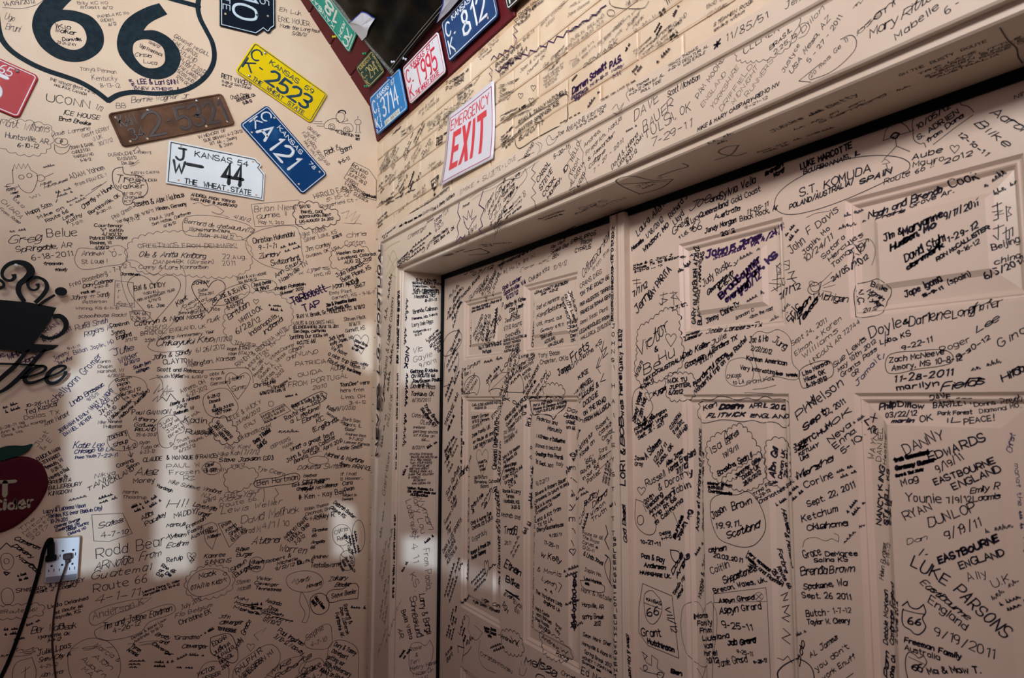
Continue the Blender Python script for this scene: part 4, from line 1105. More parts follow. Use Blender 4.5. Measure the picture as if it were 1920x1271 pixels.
30 1044 72 1076 7 3k Marbas
185 992 230 979 10 2k Sales
190 1008 240 1000 10 2k 4-7-10
266 976 287 965 8 2k Abbi|Parsley
312 951 348 950 16 2k HI!
327 972 366 962 9 2k MADDY
312 988 347 984 8 2k Marcus
312 1009 347 1006 8 2k Xyleam
312 1027 352 1022 9 2k Ecthm
313 1054 342 1048 8 2k Refuip
180 1048 310 1020 20 2k Rodd Bear
177 1069 300 1044 15 2k ARNoldo. From
170 1086 282 1069 14 2k Guatemal
175 1110 275 1091 16 2k Route 66
176 1131 260 1116 15 2k 4-1-11
268 1112 338 1090 4 2k Lenore Diane D. Miller|Marysville KS 10-9-12
175 1162 270 1133 14 1m Anderson K
192 1181 322 1145 11 2k Tim and Jolene Eastman
212 1188 263 1172 10 2k 4-26-12
248 1199 312 1162 5 1k Denise & Karel Louw|Australia 10-16-12
340 1143 378 1126 8 1k July 2012
328 1159 397 1137 8 1k Flo Belgium
337 1172 396 1149 9 2k Christine EK
90 1141 165 1124 7 2k Linda Delanhed
100 1152 155 1138 6 2k 1st Route 66|Mayville, KS
58 1189 142 1176 12 2k Ber Waldeck
70 1197 130 1190 6 2k Wyandotte, OK|     3-9-12
70 1229 132 1214 11 2k Julie Lpas
72 1241 132 1230 8 2k Snow City IA
75 1253 108 1248 7 1k 4-21-12
75 1271 120 1262 9 1k Alan Amor
30 1111 85 1103 8 2k Shephan
92 1101 157 1090 8 2p & BRITTNEY
60 1114 142 1099 7 2k (East 2 Coast)
-10 1150 68 1146 7 1k WeRoute 66!
0 1232 14 1230 6 1k ~~
20 1222 64 1218 7 1k ~~|3-19-12
176 1213 222 1241 10 1k Marcia &
172 1232 206 1256 12 1k Alan
152 1236 195 1270 10 1k Auburn|  MA.
245 1212 262 1222 7 3k Tyron|Arnold
242 1240 268 1240 4 2k ~~~~|~~~|~~
290 1191 316 1199 7 2k Brody|  and
284 1208 322 1230 7 2k Clevenger
325 1199 376 1197 8 2k "Grandma"
340 1214 388 1216 8 2k Clevenger
370 1268 402 1256 8 2k VICTOR|  MESSER
373 1086 405 1078 11 2k Mack
358 1107 416 1092 9 2k 07A/No Kids
418 1078 424 1079 7 1k O|K|!
302 1062 326 1075 6 3k Rho 66|or Die|O.R
382 943 405 937 7 1k 6/18/12
362 948 404 958 9 2k Love/Myla|  Turger
350 992 386 974 7 2k Freeman|Family|Australia
420 932 490 922 9 1m Get your
410 942 478 930 9 1m Kicks on
412 952 485 938 9 1m Route 66.
414 964 528 944 10 1k Lewis Weller
452 981 560 962 14 1k David Mellnick
492 993 542 984 12 1k 4/7/10
455 1001 487 996 11 1k Brad M
383 1003 405 997 6 2k Willow|Wilson
418 990 432 980 7 2k Pam|Kemp|Shelby|B.S. KS
472 1021 522 1018 13 2k Atiana
522 1033 573 1037 13 2k Warren
382 1047 421 1043 8 2k Kamree|SIMMONS
442 1033 465 1031 7 2k Blake|Burger
436 1073 463 1054 8 2k Shawn|Burger
468 1057 494 1055 7 2k Mikayla|Smith
498 1056 545 1044 6 2k Robert &|    Michelle|   9/12/12 Dufka
535 1011 578 973 7 2k MARILYN GHAPE|TOPEKA, OHIO|   7-12-12
572 958 616 947 6 1k Robin Thomas|Cincinnati, OH|  6-12-12
588 975 628 968 9 2k Ashley R.
586 997 614 994 6 2k Brooke|66
583 1020 608 1017 6 2k Angela|66
585 1047 614 1046 7 2k Andrew
582 1064 634 1062 9 2k Testallsworn
625 943 663 972 7 2k Deborah Baxter|Ottawa KS
642 930 668 930 5 1k Subject to|Denmark
627 1002 652 995 9 1m Olivia
633 1015 650 1010 9 1k Redd
547 1093 578 1090 10 1k Mysti
575 1103 602 1097 8 2k Howard
589 1120 606 1142 6 3k Nancy & Karen|10/8/12
622 1121 668 1112 8 2k Steve Beeler
616 1089 650 1087 8 2k Zakary|  Beeler
442 1096 468 1092 8 1m Stevie|Macali
480 1086 508 1089 6 2k Victor|Clevenger|Tennessee
440 1122 462 1128 6 2k MIM|Madison/Micah|Michelle/Turnoff
498 1128 526 1136 8 2k Amanda|  Doak|-WV-|  07/10/12
410 1158 430 1160 8 1k John
411 1169 454 1170 8 2k Clevenger
407 1181 442 1185 6 3k TENNESSEE
445 1218 472 1165 9 2k Molly Grace
400 1212 426 1196 8 2k EDGAR|  &
402 1228 432 1208 7 2k JUSTINA|& PAULO|BRASIL|2012
443 1264 492 1222 9 2k RALPH R|MESSER
462 1270 512 1224 8 2k FENTON MI
520 1184 567 1211 9 2k Paul Ingaham|3/10-12 Norway
576 1201 607 1180 10 1k Sophie
583 1213 612 1202 9 1k 4-7-10
643 1135 655 1170 7 2k Richard &
636 1140 650 1190 7 2k Pam Zabersk
628 1150 640 1195 7 2k Fairbanks AK
626 1210 666 1228 9 2k Dary & Tammy|Davenport|getting our|50th Anniversary|Kicks on Route
567 1267 602 1249 12 2k Grace|  4-7-10
510 1264 545 1242 8 2k Mike|Roberts|15|Georges
664 996 672 1034 4 2k ~~~~ ~~~|~~~~~~~|~~~~ ~~|5/12/2012
646 1046 658 1068 5 2k Rafi Amos|Rodal|Brands
@B
1094 127 1157 82 10 2k DENMARK
1073 176 1101 156 12 4p Darren
1106 151 1136 126 12 4p Schmitt
1070 187 1138 141 7 3p Galesburg, MI 8-16-11
1076 191 1101 173 8 4p "Big Dr."
1143 128 1165 112 13 4p P.A.S.
1145 137 1168 124 7 2p Valley
1150 147 1163 139 9 4p MI
972 233 1063 171 9 3k RYAN & TAWNY MITCHELL
972 250 1048 195 9 3k BAXTER SPRINGS, KS.
972 264 1016 234 10 3k 5/20/11
929 126 976 85 10 3k Bodegraven
981 78 1000 60 8 2k 6-5-11
934 135 980 93 8 3k Chicago - LA
938 143 988 93 9 3k route 66 Robert
972 31 1000 8 7 3k Chicago to|Taure Trips|6.06.2011
1000 8 1022 -8 6 2k Houston 2|Houston
1014 49 1058 8 8 1m BART OVERBR|   LEON
1068 14 1105 -8 7 1m HOLLAND
1064 32 1104 5 7 1m Jake Gamma
1070 62 1126 22 9 1k Rebecca Shine
1070 79 1132 32 8 1k DUBLIN, IRELAND|22nd August 2011
1130 82 1170 38 9 1m Jens Peter
1142 84 1166 58 7 1m Munk
1173 56 1200 26 9 1m Jesper|  Munk
1188 62 1228 32 7 1k 12 - 07 - 11
935 166 972 150 8 1k Dan Noonan|Ellie|Scotland|9/17/12
1254 58 1287 30 9 1k ENGLAND
1186 103 1221 72 7 1k Thomas|Tyannesbrook|   York/Lewisville|        23/4/11
1018 150 1056 120 5 1m MIKE HENSLEY|INDIANAPOLIS|Howard OK|  6/9/2012
975 136 1025 92 8 1m Joan & Chelsey
988 140 1022 105 7 1m Council, OK
1018 128 1056 90 6 1m Guy England|home. Ely Land|  August '12
1068 120 1114 80 8 1m Nish|Bensmann
1325 16 1380 -15 10 1k Bob & Jen
1325 33 1365 9 9 1k C'ville,
1338 50 1412 3 8 2k STEPHEN ROSE|smiles within
1172 10 1215 -4 9 1m 28 09 2011
1250 12 1262 -6 12 1m The
835 161 857 148 9 2k Todd|Pollack
852 152 878 132 6 2k Somerset, AR|11-23-2011
857 182 885 160 6 2k DARRIN POWERS|MIAMI, OK
870 186 898 145 6 1m ~~~ ~~~|~~~~|~~~
898 100 934 70 6 1m Paul 16/9/11|Dallas Carlo|Canada
785 214 812 188 7 1m Erik & Lind|  in Vicksburg
800 236 838 205 6 1k SUSAN|FOR HOMER|IN A GREEN
812 238 846 212 6 1k & SWEET|   U.S.A|   2012
818 262 838 250 5 2k Paul Kay Mann|CROUSE|@ Susan
776 268 794 230 5 1k Gator Bikes Run|Lauren Anderson
735 255 750 240 6 2m Mike
752 250 772 236 6 1m Ken Vogel|Casey 12-11
712 320 728 286 5 1k Richard & Peter|Mossard 1 Pena
718 320 742 276 4 1k Beautiful Colonial|Lonsdale Wayne
732 312 746 280 4 1k ~~~~~~|~~~~|~~ ~
756 292 774 250 4 1k ~~~~ ~~ ~~~|~~ ~~~~~|~~~~~
771 300 786 274 6 1m Sarah|Daniel
790 290 806 262 5 1m ~~ ~~~~|~~~~ ~~|1-2011
803 316 815 306 7 1k John|  George
710 352 724 332 6 2k ~~ ~|~ ~~~|~~
728 342 742 322 6 1k Gay|~~~~
745 334 768 305 5 1k Jimmy Foye|Red Strom|2-6-11
748 360 764 330 5 2k Robert S|~~~~~~|~~~~
766 352 776 324 5 3k ~~~~~~~|~~~~
782 340 788 325 5 2k ~-~-~
710 384 732 372 6 2k ~~|~-~
724 378 746 350 6 1k ~~ ~~ ~~|~~~~
738 408 764 384 7 1g I - love it
708 416 724 400 5 2k Mike|~~~ ~~|~~~
775 372 796 352 7 1g Rusty 52|   6-1-2011
810 352 822 334 7 3k Bruce|~~~|~~
772 402 838 358 7 1k (PATRICIA SHELDON ALASKA)
937 220 968 205 6 1m Heike|Swarzfeld|Germany
938 262 962 238 5 2k Jan Auger|Ottie|Missouri|Ka. Hometown|  9/10/10
1050 232 1086 212 3 2m miami ok ~~ ~~
1125 190 1190 152 4 2m Maren Van Loft to ~~~~
@H
716 446 742 427 4 1k Gary & Madonna Nohr|   KS, OK
748 426 790 405 4 3k Walls / the queen from Kas
792 404 812 392 7 1k Galloway
812 396 852 366 7 2k Phil & Becky Mathews
862 365 925 328 10 1m ((MiKE + SUZ
925 328 944 315 10 1m ETTE =
948 313 968 299 10 1m LOVE
971 304 1000 288 5 1k miss-
984 298 1002 270 7 2k OXFORD
1044 258 1066 244 9 2k Joe &
1066 246 1096 226 9 2k JEANNE
1096 228 1137 199 10 2k Lillibridge
1080 243 1132 211 5 2k 2-10-12 Chula, CA
1180 172 1217 150 6 2k GIL Thomas|4-22-12 Decatur AL|        ROLL TIDE
1253 127 1308 92 6 2k TRACY THOMAS|4-22-12 DECATUR, AL|         WAR EAGLE
1340 95 1352 84 16 5k *
1362 78 1440 33 14 2k 11/85/51
1472 18 1520 -10 14 2k Jenna
711 700 714 456 6 5k L.G. PORTUGAL
709 850 712 720 5 5k NEVES
@C
764 450 798 428 9 1g Challenge!
773 466 806 440 6 3k ~~~~~~~|~~~~~|~~~~
812 452 840 430 6 3k James Reilly|ID82, Box 1A, OK
814 420 828 405 7 2p James|PARK|9-12-11
828 410 841 396 10 1m Tull
800 414 818 402 4 1k Daniel's OK|Johnson
792 474 815 450 8 1m Dy gerard
745 502 776 478 9 3k DARRELL
745 494 772 470 5 3k Kenneth ~~
878 441 893 428 8 2k 8/8/11
866 392 880 383 6 1k Thomas
908 402 926 366 7 2k William|and Diana|Orenova|9-17-11|Bentonville|AR
940 362 975 326 7 2k Jeff and Dee Wray|Quinta Family|Cumming, TX ~~
962 385 985 360 5 1k Sayre, ID|Hailey ID
934 408 960 388 5 3k Lee|Ann|Linda
1008 342 1032 306 10 4k CAROL
1039 299 1066 277 9 3k 5-20-11
1014 358 1036 322 9 4k STEVE
1020 370 1042 336 9 4k COOK
1028 374 1065 315 8 4k Hailey, ID
1074 303 1088 270 8 2k HELLO
1074 328 1086 300 7 2k FROM
1072 350 1096 306 8 2k ALGERIA
1085 353 1098 326 8 2k KADER
1096 276 1126 247 8 2k Andrea,
1099 291 1165 224 8 2k Friedrich, Nadja
1103 302 1152 254 8 2k & Alexander
1104 317 1134 286 8 2k Cologne
1113 324 1168 266 8 2k 7 - 27 - 2011
1148 318 1196 254 8 2k David & Holland
1160 314 1206 256 7 3k LEONARD TOWN|     8-21-12
1190 228 1235 188 18 2m DAVE
1207 248 1262 199 17 2m BAUER
1210 262 1258 230 17 2m TULS
1256 228 1295 206 17 2m A, OK
1222 276 1295 236 16 2m 7-29-11
1252 182 1312 148 12 2k Scott Nicholson
1308 247 1461 160 8 4k MIKE & MARY CASPARY-RENO NV
1397 205 1440 184 6 2k 9-21-12
1310 186 1358 110 10 2k PAM MOORE
1318 202 1362 138 9 1k ENGLAND
1336 206 1386 127 9 1k YORKSHIRE
1353 210 1410 124 9 1k DRIFFIELD
1376 196 1422 127 9 1k MIDNIGHT
1402 182 1450 113 9 1k RUNNERS
1395 103 1462 54 16 2k CLENER
1444 94 1485 57 8 3k BRASIL
1452 103 1495 67 8 3k 2.25.12
1470 137 1500 84 8 2k Justyce
1505 62 1545 18 11 2k Dillon
1484 139 1556 36 9 3k USA Mesa, AZ
1518 118 1580 32 9 3k 5 - 27 - 2011
1518 149 1590 76 8 2k (20 mois Ge 1)
1606 70 1650 28 10 2k iasc
1642 38 1710 -20 14 3k onna
1632 72 1682 42 16 3k Mary
1690 36 1760 -10 17 3k Ritter
1680 76 1760 16 12 3k Mabelle
1774 27 1800 8 12 3k 6 -
1600 16 1660 -30 10 2k ~~~~
724 600 734 520 6 2k ~~ ~~~~
731 640 738 560 6 2k Matt Coston
724 700 734 610 7 2m Dana & Lynne
716 770 726 700 8 3k Bjork
728 735 737 650 7 2k ~~~~ ~~~~
728 800 737 740 7 1k DALLAS OK
716 840 724 780 6 1m ~~~~ ~~ ~~
722 930 731 850 8 2k Garrison
714 1010 722 945 7 1m ~~~ ~~~ ~
712 1080 724 1020 8 1k ~~~~~|~~~ ~~~
713 1160 724 1090 6 1k ~~~~ ~~~|~~ ~~~ ~~|~~~~
708 1232 722 1190 10 1k ~~|~~~
@E
746 545 744 680 4 3k VALORIS from JOHANN - and
745 700 742 880 4 2k UWE & BJORN Brilmayer from Germany Sep 2012
740 965 736 1120 4 3k Jim & Joann LaCrone - Hays, KS. 9.8.12
@J
774 526 818 528 4 2k   ST. LOUIS|BRANDON FOWLER|Newton, CA|VIA Monarch|     ELLIOTT
773 551 822 548 8 2k Jerri Baldwin
777 559 815 557 6 2k Neosho, MO
797 566 818 564 5 2k 8-31-11
775 588 820 580 7 2k Brenda Calhoun
773 600 820 591 4 2k Neosho, MO. 7-31-11
773 613 812 605 7 1k Larry Dale Riggs
775 624 808 619 4 1k Hodgenville KY|9/3/11
800 640 822 620 4 2k Laurie|Pablos|giving her|Kicks|for Cuba 66|Sept 2012
774 664 792 657 10 1g Vic
775 680 810 667 10 1g Gayle
788 689 818 679 7 1m 9/10/11
770 699 820 697 6 3k Getting R Kicks|ON ROUTE 66|Joe/Susan Pinilo|    9-12-11
770 727 815 729 9 2k David L Moss
770 742 813 742 8 2k Tonkawa OK
773 753 806 753 7 1k 8/30/2011
772 782 800 784 8 1k Caterina|     O'Leary
795 760 820 795 6 3k Tracy Brown|Southern ST
774 803 796 804 5 1k Ireland|getting shots|of Kicks on|      66.....
773 842 795 841 6 1k 8/22/11
768 853 810 853 3.6 1k DYANNA STEVENS|TRAVELING ROUTE 66|IN A 1956 NOMAD|"LET YOUR KICKS|   ON ROUTE 66"|MEETING GREAT|PEOPLE FROM ALL|OVER THE COUNTRY|& WORLD!|    09/25/2011|   SAN DIEGO, CA
764 916 812 920 4 3k Walter, Ramsey, CA|Da Virginia made Cal|   ALEXANDRIA
782 930 804 992 12 1m Wyman
772 925 790 1000 11 1m Mary Lou
760 940 778 1010 11 1m Laderquist
768 1000 775 1055 12 1m 9 4 11
793 1030 800 1108 12 1m From Paola,
768 1078 778 1108 12 1m KS.
786 1115 800 1190 12 2k Larry & Bargs
768 1120 782 1195 12 2k Schneekund
753 1145 768 1198 8 2k Bella Vista
746 1180 750 1198 8 2k AR.
768 1222 790 1216 8 1m Rosie|  &|Teri|Henry Hank|1 Main Dr|SPRING
762 560 758 640 6 2k ~~~~ ~~~
762 650 758 690 6 4k NICK
762 700 758 790 7 3k ~~~~~~ ~~
758 800 756 830 6 2k ~~~
@S
1092 393 1140 376 9 1m CHRIS|  SMITH
1010 412 1060 395 6 1g Jim & Diana Baldwin|Commercial ~~~
1080 402 1120 384 5 2m Fuente
900 460 960 455 3 1m MIKE & FRANKLIN|~~~~ ~~~
1195 352 1250 330 7 1m Jan J.|~~~~
1330 270 1370 252 8 2m ~~ ~~|~~
1448 248 1610 178 9 3m Jubilee ~~~~ Betty
1490 244 1620 190 6 2m ~~ ~~ in on|   Stanford ~~
1420 286 1560 240 4 2m ~~~~ of ~~ we~~~|~~~~ ~~
1688 143 1850 78 6 2m ON THE  RUSTY  ROUTE
1722 140 1830 98 4 2m TRIP LANE|   CARRY LITTLE 42~~|STEPHEN SINGLER|BRING A ROSE OF|  AUSTRALIA
832 480 870 468 3 2m ~~~~ ~~~~|~~~
@M
1173 910 1171 842 9 4k LORI &
1171 835 1168 785 9 4k BOB
1170 780 1165 700 7 4k was here!
1168 695 1166 660 7 3k Quincy
1166 652 1166 618 7 3k IL. 8.15.12
1176 1018 1172 948 7 3k God Bless!
1174 1187 1180 1275 6 3k Steve & Kim Moore
'''
